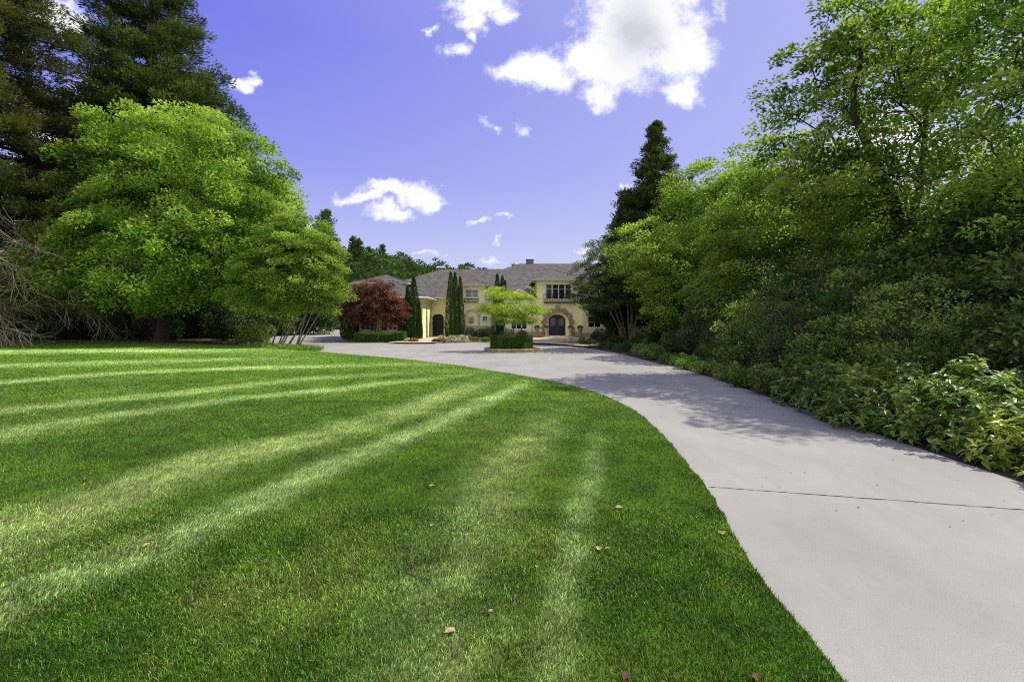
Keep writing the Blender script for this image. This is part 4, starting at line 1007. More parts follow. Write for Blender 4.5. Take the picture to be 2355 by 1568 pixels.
for row, y in enumerate(np.arange(106, 196, 10.5)):
    x0 = -.50*y-10
    for x in np.arange(x0, -.02*y+6, 6.4):
        x_ = x+rh.uniform(-2,2); y_ = y+rh.uniform(-4,4)
        px = CX+x_/y_*F
        if -.39*y_ < x_ < -.3*y_ and y_ < 112: continue
        k = rh.choice([0,1,2,3], p=[.2,.08,.2,.52] if px < 885 else [.42,.2,.34,.04])
        src = htc if k == 3 else hts[k]
        if first[k]: c = src; first[k] = False
        else: c = copy_tree(src)
        s = rh.uniform(.8,1.12)*(.9 if k == 3 else 1)*(1.0 if y_ < 170 else .9)
        c.location = (x_, y_, float(hz_(x_, y_))-.3); c.rotation_euler = (0,0,rh.uniform(0,6.28)); c.scale = (s,s,s)
conifer('cedar_tree', 35, (-46.5,113,0), 29.5, 7.5, 'dark cedar poking above the lime green trees left of the ridge', M['conifer'], M['bark'], .1, per=30, L=.6, W=.2, nlev=34, tuft=1.1, top_pow=.6)
for (x, y, s, q) in [(-44,112,2.0,0),(-49,112,1.8,1),(-54,110,2.0,0),(-40,113,1.7,1),(-60,108,2.2,1),(-63,98,2.2,0),(-52,90,1.6,1),(-46,78,1.5,0)]:
    c = copy_tree(ever if q == 0 else ever2); c.location = (x, y, 0); c.rotation_euler = (0,0,rr.uniform(0,6.28)); c.scale = (s, s, s)
    tag(c, 'dark leafy shrub lining the far end of the side drive', 'shrub', 'shrubs around the far end of the side drive')
# far treeline that closes the view
rg1 = np.random.default_rng(4)
C = []
for a in np.linspace(-1.65, 1.65, 330):
    if -.40 < a < .02: pass
    d_ = rg1.uniform(260, 330); C.append((d_*math.sin(a), d_*math.cos(a), rg1.uniform(4, 11)))
C = np.array(C); 
me = crown_mesh('distant_woods', rg1, C, np.full(len(C), 5.5), 60, 2.2, 1.5, .9, zmin=-1)
tag(link('distant_woods', me, M['green']), 'far wood closing the horizon behind the garden', 'wood', kind='stuff')

# ================================================================ GARDEN BY THE HOUSE
zt = lambda y: .11+min(max(y-36,0),14)*.012
def arbor(seed, px, D, top, w, lab):
    X = WX(px, D); h = WZ(top, D)-zt(D)
    shrub('arborvitae', seed, (X, D, zt(D)), w, w, h, int(5200*max(w,.5)), .17, .055, M['arbor'], lab, 'arborvitae', 'columnar arborvitae against the house', shape='cone', lump=.13, v=(.0,.85))
arbor(120, 951, 41.8, 638, .70, 'tall columnar arborvitae right of the red maple')
arbor(121, 937, 42.3, 659, .42, 'slim arborvitae close behind the red maple branches')
arbor(122, 963, 42.0, 697, .30, 'shortest slim arborvitae touching the downspout corner')
arbor(123, 1036, 46.0, 628, .62, 'left of the two joined arborvitae tips beside the arched gate')
arbor(124, 1046, 46.3, 629, .60, 'right of the two joined arborvitae tips beside the arched gate')
arbor(125, 1058, 46.6, 638, .46, 'separate arborvitae just left of the dormer window')
arbor(126, 1143, 46.3, 632, .62, 'arborvitae left of the pair behind the round island tree')
arbor(127, 1155, 46.6, 636, .60, 'arborvitae right of the pair behind the round island tree')
arbor(128, 1161, 46.9, 647, .40, 'low arborvitae tip tucked right of the pair')
shrub('holly_column', 129, (WX(802,42), 42, .15), .72, .7, 2.7, 4200, .14, .07, M['deep'], 'dark upright holly at the corner left of the red maple', shape='column', lump=.2)
shrub('holly_column', 130, (WX(1408,44.6), 44.6, .2), .55, .5, 3.6, 3600, .14, .07, M['deep'], 'dark upright holly past the right end of the house front', shape='column', lump=.2)
mz = zt(42)
mst = [([(sx,sy,-.05),(sx+dx,sy,1.0),(sx+dx*2.4,sy+dy,2.4)], .07, .035) for sx, sy, dx, dy in [(-.1,0,-.35,0),(.0,.1,-.12,.3),(.1,-.1,.18,-.3),(.15,0,.42,.1),(0,0,.05,.1)]]
broad_tree('red_maple', 131, (WX(863,40.5), 40.5, .16), [(-.1,0,3.3,2.5,2.2,1.5),(-.5,0,4.5,1.5,1.4,1.0),(-2.1,0,2.5,1.3,1.3,.9),(1.9,0,2.6,1.4,1.4,1.0),(-.9,-.8,1.9,1.5,1.1,.7),(1.5,-.6,1.6,1.2,1.1,.6),(.3,0,4.0,1.9,1.8,1.2)],
    mst, 330, 80, .38, .14, .08, M['red'], M['bark_pale'], 'dark red Japanese maple in the bed left of the house', 'tree', None, .006, .5, .3, .7, vlo=.1, vhi=.9)
for i, (x0, x1, D, z1, lab) in enumerate([(817,874,38.4,.68,'clipped low hedge under the left side of the red maple'),(880,910,38.6,.62,'clipped low hedge under the right side of the red maple'),(905,932,38.4,.74,'rounded sunlit end of the low hedge beside the tall arborvitae')]):
    a, b = WX(x0,D), WX(x1,D)
    shrub('boxwood_hedge', 140+i, ((a+b)/2, D, .13), (b-a)/2, .45, z1, 4200, .075, .045, M['box'], lab, 'hedge', shape='box', v=(.1,.9), stems=False)
for i, (px, D, r, h, mt, lab) in enumerate([(1081,45.3,.62,.95,'deep','dark round shrub below the left wall arch'),(1104,45.6,.55,.85,'box','round shrub with pale tips below the shell relief'),
     (1120,45.2,.62,1.0,'deep','dark round shrub left of the small square window'),(1165,44.5,.8,.9,'deep','dark shrub behind the island hedge'),(1200,44.8,.6,.7,'deep','low dark shrub under the tall white window'),
     (1380,40.6,.85,1.05,'box','pale edged clipped shrub under the right window'),(1372,38.6,.62,.75,'deep','clipped dark mound left of the pair under the right window'),
     (1398,37.6,.9,.8,'deep','wide dark mound in front of the myrtle trunks'),(1416,35.4,.8,.7,'deep','low shrub at the myrtle foot'),(1338,36.3,.34,.42,'yellow','small golden bush beside the entry paving'),
     (1352,33.6,.6,.35,'green','loose low plants at the tip of the right bed'),(1395,30.0,.75,.42,'deep','creeping dark shrub along the right bed edge'),(1440,27.6,.8,.5,'deep','sprawling shrub before the myrtle'),(1475,30.5,1.1,.8,'deep','broad dark shrub between myrtle and cedar trunk')]):
    shrub('garden_shrub', 150+i, (WX(px,D), D, zt(D) if D > 33 and px < 1400 else 0), r, r*.9, h, 1700, .085, .045, M[mt], lab, lump=.15)
for i, (px, D, r, h, mt, lab) in enumerate([(1001,37.0,.28,.22,'flower_p','small purple flower patch at the walkway edge'),(1015,38.6,.5,.48,'flower_w','white flower mound beside the gate walkway'),(1019,37.3,.45,.26,'flower_r','coral and cream flowers in front of the white mound'),
     (1038,38.2,.55,.45,'flower_w','middle white flower mound before the arborvitae'),(1050,39.6,.4,.42,'flower_r','coral flower clump between two white mounds'),(1063,38.4,.58,.5,'flower_w','right hand white flower mound before the arborvitae'),
     (1078,39.4,.35,.42,'flower_r','coral flower clump at the right end of the bed'),(1092,39,.4,.3,'green','low leafy plant beside the flower mounds'),(1116,38.6,.4,.3,'green','low leafy plant nearest the island'),
     (938,37.6,.3,.24,'flower_w','white flowers at the foot of the tall arborvitae'),(952,37.4,.34,.3,'flower_r','orange flowers at the foot of the tall arborvitae')]):
    shrub('flower_clump', 170+i, (WX(px,D), D, zt(D)), r, r*.8, h, 700, .08, .06, M[mt], lab, 'flowers', lump=.2, v=(.0,1.0))

# ---- round island
IX, IY = .0, 27.2
isl = thing('island_planter', (IX, IY, 0), 'round island bed ringed by a low stone wall in the courtyard', 'planter')
ri = np.random.default_rng(2); st = MB(); n = 44
for k in range(n):
    for lv in range(2):
        a0 = 2*math.pi*(k+.5*lv)/n+.006; a1 = 2*math.pi*(k+1+.5*lv)/n-.006
        r0, r1 = 1.40, 1.64+ri.uniform(-.015,.015)+(.02 if lv else 0); z0, z1 = lv*.105, lv*.105+.10
        vs = [(IX+math.cos(a)*r, IY+math.sin(a)*r, z) for z in (z0, z1) for a, r in ((a0,r0),(a0,r1),(a1,r1),(a1,r0))]
        st.add(vs, [(0,3,2,1),(4,5,6,7),(0,1,5,4),(1,2,6,5),(2,3,7,6),(3,0,4,7)])
st.build('stone_ring', M['stone'], isl)
so_ = MB().lathe((IX,IY,0), [(1.41,0),(1.41,.17),(.7,.22),(.01,.24)], 40); so_.build('soil', M['mulch'], isl)
shrub('boxwood_hedge', 200, (IX, IY, .17), 1.25, 1.25, .74, 15000, .06, .035, M['box'], 'round clipped boxwood hedge inside the stone ring', 'hedge', shape='drum', v=(.1,.95), stems=False)
broad_tree('dogwood_tree', 201, (IX+.02, IY, .2), [(-1.0,0,3.35,.95,.95,.28),(-.3,.1,3.05,1.1,1.0,.28),(.85,0,3.05,1.0,.9,.26),(1.25,.1,3.5,.45,.45,.12),(0,-.2,2.3,1.9,1.6,.40),(-1.5,0,2.35,.75,.7,.25),(1.5,0,2.2,.75,.7,.25),(-.2,.2,1.7,1.35,1.2,.3),(.7,-.4,1.65,.8,.8,.2)],
    [([(-.05,0,-.05),(-.3,0,.8),(-.65,.1,1.9)], .055, .02),([(0,.05,-.05),(.05,.1,.9),(.1,.2,2.4)], .055, .02),([(.08,0,-.05),(.4,-.05,.8),(.9,0,1.8)], .05, .02)],
    460, 34, .27, .095, .045, M['dogwood'], M['bark_pale'], 'small layered yellow green tree growing from the round island hedge', 'tree', None, .004, .35, .1, .9, fork=.2, vlo=.1, vhi=1.0, top_v=.35)

# ================================================================ FALLEN LEAVES AND LITTER
def dry_leaf(seed, px, py, s, mat, label, group=None, z=.036, cat='leaf'):
    s = s*.8
    rg = np.random.default_rng(seed); x, y = G(px, py, z)
    o = thing('fallen_leaf', (x, y, z), label, cat, group, rg.uniform(0, 6.28))
    n = 12; vs = [(0,0,.012*s/.05)]
    for k in range(n):
        a = 2*math.pi*k/n; r = s*(.62+.38*abs(math.cos(a*2.5))+rg.normal()*.06)*(1.15 if k == 0 else 1)
        vs.append((r*math.cos(a)*1.15, r*math.sin(a)*.8, s*(.35*abs(math.sin(a))+rg.random()*.25)))
    MBv = MB(); MBv.v = [(p[0]+x, p[1]+y, p[2]+z) for p in vs]; MBv.f = [(0,k+1,(k+1) % n+1) for k in range(n)]; MBv.sm = [False]*n
    MBv.build('blade', M[mat], o)
    MB().tube([(x+s*1.0,y,z+.01),(x+s*1.7,y+s*.2,z+.004)], .0018, 4).build('stalk', M['dryleaf_d'], o)
gl = 'small brown leaves fallen on the lawn'
dry_leaf(301, 1422, 1168, .050, 'dryleaf', 'large pale curled leaf on the lawn right of centre')
dry_leaf(302, 1658, 1226, .042, 'dryleaf', 'curled tan leaf on the grass beside the drive edge')
dry_leaf(303, 1377, 1262, .036, 'dryleaf', 'tan leaf below the large pale leaf on the lawn')
dry_leaf(304, 1035, 1451, .038, 'dryleaf', 'long tan leaf near the bottom of the lawn')
dry_leaf(305, 338, 1253, .038, 'dryleaf', 'single brown leaf on the left part of the lawn')
dry_leaf(306, 993, 1117, .038, 'dryleaf', 'tan leaf left of centre in the dark stripe')
dry_leaf(307, 1440, 1555, .035, 'dryleaf_d', 'dark leaf at the bottom middle of the lawn')
dry_leaf(308, 1739, 1557, .035, 'dryleaf_d', 'dark brown leaf at the bottom edge near the drive')
for i, (x, y) in enumerate([(1396,1260),(1110,1054),(1305,1006),(993,1208),(1072,1230),(1234,1303),(1128,1405),(1175,1133)]):
    dry_leaf(310+i, x, y, .022, 'dryleaf', 'small tan leaf fallen on the lawn', gl)
for i, (x, y) in enumerate([(1048,1497),(1212,1076),(1124,1091),(1100,1110),(1190,1085)]):
    dry_leaf(320+i, x, y, .02, 'dryleaf_d', 'small dark leaf fallen on the lawn', 'small dark leaves on the lawn')
rg2 = np.random.default_rng(6)
for i, (zx, zy) in enumerate([(345,1125),(325,1268),(440,1275),(940,1127),(1125,1178),(1135,1260),(1000,1418),(1100,990),(1245,1080),(1380,1042),(815,835),(468,765),(315,880),(555,997),(355,1207),(523,1173),(620,1170),(845,1440),(1945,1468),(2030,1370),(1745,1510),(1650,1555)]):
    x, y = G((2100+zx/2.412)/1.2744, (900+zy/2.412)/1.2744); s = rg2.uniform(.006,.013); a = rg2.uniform(0,6.28)
    c, s_ = math.cos(a), math.sin(a); L = s*rg2.uniform(1,1.9); W = s*.45; q = MB()
    q.add([(x-c*L,y-s_*L,.006),(x+s_*W,y-c*W,.011),(x+c*L,y+s_*L,.007),(x-s_*W,y+c*W,.012)], [(0,1,2,3)])
    tag(q.build('leaf_scrap', M['debris' if i % 3 else 'dryleaf_d']), 'dark leaf scrap lying on the concrete drive', 'debris', 'leaf scraps on the drive')

# ================================================================ THE HOUSE
H_ = thing('house', (0, 46, 0), 'long pale yellow stucco house with gray hipped roofs and a stone arched entry', 'house')
def archp(cx, hw, z0, zs, rise, n=16):
    return [(cx-hw,z0),(cx+hw,z0)]+[(cx+hw*math.cos(math.pi*k/n), zs+rise*math.sin(math.pi*k/n)) for k in range(n+1)]
def rect(x0,x1,z0,z1): return [(x0,z0),(x1,z0),(x1,z1),(x0,z1)]
def window(x0,x1,z0,z1,y,cols,rows,label=None,blind=False,fw=.07,mw=.05,split=None):
    f = MB(); a, b = y, y+.07
    f.box(x0,x1,a,b,z0,z0+fw).box(x0,x1,a,b,z1-fw,z1).box(x0,x0+fw,a,b,z0+fw,z1-fw).box(x1-fw,x1,a,b,z0+fw,z1-fw)
    for k in range(1, cols):
        c = x0+(x1-x0)*k/cols; f.box(c-mw,c+mw,a+.004,b-.004,z0+fw,z1-fw)
    for k in range(cols):
        ca = x0+(x1-x0)*k/cols+(fw if k == 0 else mw); cb = x0+(x1-x0)*(k+1)/cols-(fw if k == cols-1 else mw)
        for r_ in (split or [j/rows for j in range(1, rows)]):
            c = z0+(z1-z0)*r_; f.box(ca,cb,a+.012,b-.012,c-.02,c+.02)
    o = f.build('window', M['white'], H_)
    if label: o['label'] = label
    p = MB(); p.add([(x0+fw*.5,y+.045,z0+fw*.5),(x1-fw*.5,y+.045,z0+fw*.5),(x1-fw*.5,y+.045,z1-fw*.5),(x0+fw*.5,y+.045,z1-fw*.5)], [(0,1,2,3)])
    p.build('pane', M['blind'] if blind else M['glass'], o)
    return o
# --- entry front, y = 46
YF = 46.0; DX = 4.6
op = archp(DX, 1.165, .37, 1.57, 1.165)
big = (3.42, 6.0, 4.02, 5.57); lw = (-.1, 1.52, .98, 2.86)
f = MB()
f.wall(YF, [(-.8,0),(9.28,0),(9.28,4.2),(6.77,4.2),(6.77,6.0),(2.53,6.0),(2.53,4.2),(2.2,4.2),(.75,5.0),(-.7,4.2),(-.8,4.2)],
       [op, rect(*big), rect(*lw)], .0)
for h, dp in ((op,.42),(rect(*big),.12),(rect(*lw),.12)):
    m = len(h); f.add([(x,YF,z) for x,z in h]+[(x,YF+dp,z) for x,z in h], [(i,(i+1) % m,m+(i+1) % m,m+i) for i in range(m)])
dr = archp(DX, .86, .37, 1.85, .64)
f.wall(YF+.42, op, [dr], .1)
f.add([(-.8,YF,0),(-.8,48,0),(-.8,48,4.2),(-.8,YF,4.2)], [(0,1,2,3)])
f.add([(9.28,YF,0),(9.28,49,0),(9.28,49,4.2),(9.28,YF,4.2)], [(0,1,2,3)])
for x in (2.53, 6.77): f.add([(x,YF,4.0),(x,52,4.0),(x,52,6.0),(x,YF,6.0)], [(0,1,2,3)])
f.build('wall', M['stucco'], H_)
# --- gate wall, y = 48
YG = 48.0
gate = archp(WX(1007.3,YG), .60, .25, WZ(731,YG), .42)
nw = (WX(1070,YG), WX(1100,YG), WZ(684.5,YG), WZ(666.5,YG)); sw = (WX(1109.5,YG), WX(1121,YG), WZ(738.5,YG), WZ(727.5,YG))
dl, dr_ = WX(1061,YG), WX(1114.5,YG)
g = MB()
g.wall(YG, [(-8.5,0),(-.8,0),(-.8,4.3),(dr_,4.3),(dr_,5.6),(dl,5.6),(dl,4.3),(-8.5,4.3)], [gate, rect(*nw), rect(*sw)], .14)
g.add([(-8.5,43,0),(-8.5,48,0),(-8.5,48,4.0),(-8.5,43,4.0)], [(0,1,2,3)])
lwins = [(WX(829,43),WX(850,43),.95,2.35),(WX(893,43),WX(912,43),.95,2.35)]
g.wall(43, rect(-15.8,-8.5,0,4.0), [rect(*w) for w in lwins], .12)
for x in (dl, dr_): g.add([(x,YG,4.2),(x,51,4.2),(x,51,5.6),(x,YG,5.6)], [(0,1,2,3)])
g.add([(-15.8,43,0),(-15.8,52,0),(-15.8,52,4.0),(-15.8,43,4.0)], [(0,1,2,3)])
g.build('wall', M['stucco'], H_)
r = MB(); r.box(9.28,21,49,66,0,4.3).box(-16.6,-.9,57,64,0,4.3); r.build('wall', M['stucco'], H_)
u = MB(); u.box(-16.9,-11.6,49.4,57,3.5,5.9); u.build('wall', M['trim'], H_)
# plinth
for bb in [(-.84,2.95,YF-.05,YF-.001,0,.75),(6.25,7.05,YF-.05,YF-.001,0,.75),(7.0,9.35,45.42,YF-.05,0,.62),(-6.9,-.86,YG-.05,YG-.001,0,1.05),(-15.8,-8.45,42.95,42.999,0,.5)]:
    MB().box(*bb).build('plinth', M['plinth'], H_)
# cornices and soffits
c = MB()
c.box(-.86,2.5,YF-.10,YF-.002,3.95,4.2).box(6.80,9.34,YF-.10,YF-.002,3.95,4.2).box(-.84,2.5,YF-.05,YF-.002,3.66,3.94).box(6.80,9.32,YF-.05,YF-.002,3.66,3.94)
c.box(2.45,6.85,YF-.12,YF-.002,5.78,6.0).box(2.49,6.81,YF-.06,YF-.002,5.5,5.77)
c.box(-8.48,dl-.02,YG-.12,YG-.002,4.02,4.3).box(dr_+.02,-.82,YG-.12,YG-.002,4.02,4.3).box(-8.48,-.82,YG-.05,YG-.002,3.66,3.90).box(-8.48,dl-.02,YG-.07,YG-.002,3.91,4.015).box(dr_+.02,-.82,YG-.07,YG-.002,3.91,4.015)
c.box(dl-.06,dr_+.06,YG-.10,YG-.002,5.36,5.6).box(dl-.03,dr_+.03,YG-.05,YG-.002,5.16,5.35)
c.box(-15.85,-8.35,42.88,42.998,3.66,4.0).box(-8.498,-8.38,43,47.86,3.66,4.0)
c.box(9.3,21,48.9,48.998,3.8,4.3)
c.box(-16.95,-11.5,49.3,49.398,5.5,5.9).box(-11.598,-11.5,49.4,57,5.5,5.9)
c.build('cornice', M['trim'], H_)
# --- roofs
z1 = lambda y: 4.3+(y-47.4)*.4535
z2 = lambda y: 4.24+(y-45.6)*(4.86/12.4)
ro = MB()
def P1(*xy): return [(x,y,z1(y)) for x,y in xy]
def P2(*xy): return [(x,y,z2(y)) for x,y in xy]
ro.add(P1((-17.1,47.4),(dl,47.4),(dl,50.5),(dl,56),(-8.6,56)), [(0,1,2,3,4)])
ro.add(P1((dl,50.3),(dr_,50.3),(dr_,56),(dl,56)), [(0,1,2,3)])
ro.add(P1((dr_,47.4),(20,47.4),(20,58),(.94,58),(-1,56),(dr_,56)), [(0,1,2,3,4,5)])
ro.add([(20,47.4,4.3),(26,49,4.3),(20,58,9.1)], [(0,1,2)])
ro.add([(-17.1,47.4,4.3),(-8.6,56,8.2),(-17.1,64.6,4.3)], [(0,1,2)])
ro.add([(-17.1,64.6,4.3),(-8.6,56,8.2),(-1,56,8.2),(-1,64.6,4.3)], [(0,1,2,3)])
ro.add([(-1,56,8.2),(.94,58,9.1),(-9.6,68.6,4.3),(-9.6,64.6,4.3)], [(0,1,2,3)])
ro.add([(.94,58,9.1),(20,58,9.1),(26,68.6,4.3),(-9.6,68.6,4.3)], [(0,1,2,3)])
ro.add([(20,58,9.1),(26,49,4.3),(26,68.6,4.3)], [(0,1,2)])
for a, c in ((-1.2,2.53),(6.77,9.9)):
    ro.add([(a,45.6,4.24),(c,45.6,4.24),(c,47.6,4.395),(a,47.6,4.395)], [(0,1,2,3)])
# entry storey roof
ex0, ex1, ey, ez = 2.05, 7.25, 45.45, 6.04
ro.add([(ex0,ey,ez),(ex1,ey,ez),(4.65,50,7.42)], [(0,1,2)])
ro.add([(ex0,ey,ez),(4.65,50,7.42),(4.65,54.4,7.42),(ex0,51.4,ez)], [(0,1,2,3)])
ro.add([(ex1,ey,ez),(ex1,51.4,ez),(4.65,54.4,7.42),(4.65,50,7.42)], [(0,1,2,3)])
# small dormer roof
hx0, hx1, hy, hz0 = dl-.32, dr_+.32, 47.62, 5.63; mx_ = (dl+dr_)/2
ro.add([(hx0,hy,hz0),(hx1,hy,hz0),(mx_,49.4,6.36)], [(0,1,2)])
ro.add([(hx0,hy,hz0),(mx_,49.4,6.36),(mx_,52.1,6.36),(hx0,50.4,hz0)], [(0,1,2,3)])
ro.add([(hx1,hy,hz0),(hx1,50.4,hz0),(mx_,52.1,6.36),(mx_,49.4,6.36)], [(0,1,2,3)])
# gable over the left window bay
ro.add([(-.95,45.7,4.18),(.75,45.7,5.12),(.75,48.2,5.12),(-.95,48.2,4.18)], [(0,1,2,3)])
ro.add([(.75,45.7,5.12),(2.45,45.7,4.18),(2.45,48.2,4.18),(.75,48.2,5.12)], [(0,1,2,3)])
# left wing and upper block
ro.add([(-16.4,42.4,4.04),(-7.9,42.4,4.04),(-12.3,46.8,6.0),(-13.2,46.8,6.0)], [(0,1,2,3)])
ro.add([(-7.9,42.4,4.04),(-7.9,48.6,4.04),(-12.3,48.6,6.0),(-12.3,46.8,6.0)], [(0,1,2,3)])
ro.add([(-16.4,42.4,4.04),(-13.2,46.8,6.0),(-13.2,51,6.0),(-16.4,53,4.04)], [(0,1,2,3)])
ro.add([(-13.2,46.8,6.0),(-12.3,46.8,6.0),(-12.3,50,6.0),(-13.2,50,6.0)], [(0,1,2,3)])
ro.add([(-17.5,48.8,5.94),(-11.1,48.8,5.94),(-14.3,52.2,7.15)], [(0,1,2)])
ro.add([(-11.1,48.8,5.94),(-11.1,57.6,5.94),(-14.3,54.2,7.15),(-14.3,52.2,7.15)], [(0,1,2,3)])
ro.add([(-17.5,48.8,5.94),(-14.3,52.2,7.15),(-14.3,54.2,7.15),(-17.5,57.6,5.94)], [(0,1,2,3)])
# bay roof on the right
ro.add([(6.9,45.0,3.34),(9.6,45.0,3.34),(9.3,45.96,3.78),(7.2,45.96,3.78)], [(0,1,2,3)])
ro.add([(6.9,45.0,3.34),(7.2,45.96,3.78),(6.9,45.96,3.34)], [(0,1,2)]).add([(9.6,45.0,3.34),(9.6,45.96,3.34),(9.3,45.96,3.78)], [(0,1,2)])
rf = ro.build('roof', M['roof'], H_)
rc_ = MB()
for a, b in [((-8.6,56,8.2),(-1,56,8.2)),((-1,56,8.2),(.94,58,9.1)),((.94,58,9.1),(20,58,9.1)),((-17.1,47.4,4.3),(-8.6,56,8.2)),((mx_,49.4,6.36),(mx_,52.1,6.36)),((hx0,hy,hz0),(mx_,49.4,6.36)),((hx1,hy,hz0),(mx_,49.4,6.36)),
             ((ex0,ey,ez),(4.65,50,7.42)),((ex1,ey,ez),(4.65,50,7.42)),((4.65,50,7.42),(4.65,54.3,7.42)),((-7.9,42.4,4.04),(-12.3,46.8,6.0)),((-11.1,48.8,5.94),(-14.3,52.2,7.15)),((-17.5,48.8,5.94),(-14.3,52.2,7.15))]:
    rc_.tube([(a[0],a[1],a[2]+.01),(b[0],b[1],b[2]+.01)], .03, 6)
rc_.build('ridge_cap', M['roof'], rf)
# eaves: soffit boards with a thin dark drip edge and gutter
e = MB()
def eave(x0,x1,y0,y1,z): e.box(x0,x1,y0,y1,z-.10,z-.012)
eave(-8.3,dl-.02,47.4,47.998,4.3); eave(dr_+.02,-.82,47.4,47.998,4.3)
eave(-.78,-.72,45.62,45.998,4.2)
eave(6.80,9.9,45.6,45.998,4.24); eave(ex0,ex1,ey,45.998,ez); eave(ex0,2.52,46,49.5,ez); eave(6.78,ex1,46,49.5,ez)
eave(hx0,hx1,hy,47.998,hz0); eave(-16.4,-7.9,42.4,42.998,4.04); eave(-8.498,-7.9,43,47.99,4.04)
eave(-17.5,-11.1,48.8,49.398,5.94); eave(-11.498,-11.1,49.4,57,5.94); eave(9.95,24,47.9,48.9,4.5); eave(6.9,9.6,45.0,45.38,3.33)
e.build('eave', M['trim'], H_)
gt = MB()
gt.tube([(-16.4,42.34,4.0),(-7.84,42.34,4.0)], .065, 8).tube([(-7.84,42.34,4.0),(-7.84,47.9,4.0)], .065, 8)
gt.build('gutter', M['white'], H_)
ds = MB(); ds.tube([(-8.0,42.5,3.95),(-8.1,42.75,3.75),(-8.42,42.93,3.5),(-8.43,42.93,.25),(-8.3,42.8,.17)], .05, 8)
ds.build('downspout', M['white'], H_)
ds = MB(); ds.tube([(2.02,45.75,4.1),(2.02,45.93,3.9),(2.02,45.93,.2)], .045, 8).box(1.88,2.16,45.6,45.72,4.02,4.16); ds.build('downspout', M['white'], H_)
gb = MB()
for s in (-1, 1):
    a = (.75, 5.10); b = (.75+s*1.68, 4.17)
    gb.add([(a[0],45.68,a[1]),(b[0],45.68,b[1]),(b[0],45.68,b[1]-.2),(a[0],45.68,a[1]-.22),(a[0],45.99,a[1]),(b[0],45.99,b[1]),(b[0],45.99,b[1]-.2),(a[0],45.99,a[1]-.22)],
           [(0,1,2,3),(3,2,6,7),(4,5,6,7)])
gb.build('gable_trim', M['trim'], H_)
# chimneys
for (x0,x1,D,z0,zt_) in [(WX(1002,56.2),WX(1023,56.2),56.2,7.8,WZ(619,56.2)+.05),(WX(1210,58.2),WX(1226.5,58.2),58.2,8.8,WZ(598,58.2))]:
    cm = MB().box(x0,x1,D,D+1.1,z0,zt_).box(x0-.04,x1+.04,D-.04,D+1.14,zt_+.002,zt_+.07).build('chimney', M['chim'], rf)
    k = MB(); a, b = x0-.02, x1+.02
    k.add([(a,D,zt_+.12),(b,D,zt_+.12),(b,D+1.1,zt_+.12),(a,D+1.1,zt_+.12),(a+.15,D+.2,zt_+.34),(b-.15,D+.2,zt_+.34),(b-.15,D+.9,zt_+.34),(a+.15,D+.9,zt_+.34)],
          [(0,3,2,1),(4,5,6,7),(0,1,5,4),(1,2,6,5),(2,3,7,6),(3,0,4,7)])
    k.build('chimney_cap', M['cap'], H_)
# windows
window(*big, YF+.05, 4, 1, 'four light window above the entry', split=[.66], fw=.06, mw=.055)
window(*lw, YF+.05, 3, 1, 'tall window left of the entry', split=[.62,.8])
window(*nw, YG+.05, 2, 1, 'dormer window with blinds', blind=True, split=[.5])
window(*sw, YG+.05, 2, 2, 'small square window in the wall arch', fw=.05, mw=.02)
for w in lwins: window(*w, 43.05, 2, 1, split=[.6])
def surround(x0,x1,z0,z1,y,w=.09,t=.04):
    tr = MB()
    tr.box(x0-w,x1+w,y-t,y-.002,z1+.001,z1+w).box(x0-w,x1+w,y-t-.03,y-.002,z0-w,z0-.001).box(x0-w,x0-.001,y-t,y-.002,z0,z1).box(x1+.001,x1+w,y-t,y-.002,z0,z1)
    tr.build('window_surround', M['trim'], H_)
surround(*nw, YG, .07); surround(*sw, YG, .05)
for w in lwins: surround(*w, 43)
surround(*lw, YF)
sh = MB()
for w in lwins:
    for x in (w[0]-.55, w[1]+.13):
        sh.box(x,x+.42,42.93,42.998,w[2],w[3])
        for k in range(14): sh.box(x+.05,x+.37,42.915,42.93,w[2]+.06+k*.092,w[2]+.11+k*.092)
sh.build('shutter', M['iron'], H_)
# right bay
bz0, bz1 = .62, 3.25
b_ = MB(); bw = [(WX(1352,45.4)+.0, WX(1381.5,45.4), WZ(753.5,45.4), WZ(727.5,45.4)), (WX(1352,45.4), WX(1381.5,45.4), WZ(725,45.4), WZ(714.5,45.4))]
b_.wall(45.4, rect(7.05,9.3,bz0,bz1), [rect(*w) for w in bw], .1)
b_.add([(7.05,45.4,bz0),(7.05,46,bz0),(7.05,46,bz1),(7.05,45.4,bz1)], [(0,1,2,3)]).add([(9.3,45.4,bz0),(9.3,46,bz0),(9.3,46,bz1),(9.3,45.4,bz1)], [(0,1,2,3)]).add([(7.05,45.4,bz0),(9.3,45.4,bz0),(9.3,46,bz0),(7.05,46,bz0)], [(0,1,2,3)])
b_.build('bay', M['stucco'], H_)
window(*bw[0], 45.44, 2, 1, split=[.5]); window(*bw[1], 45.44, 2, 1)
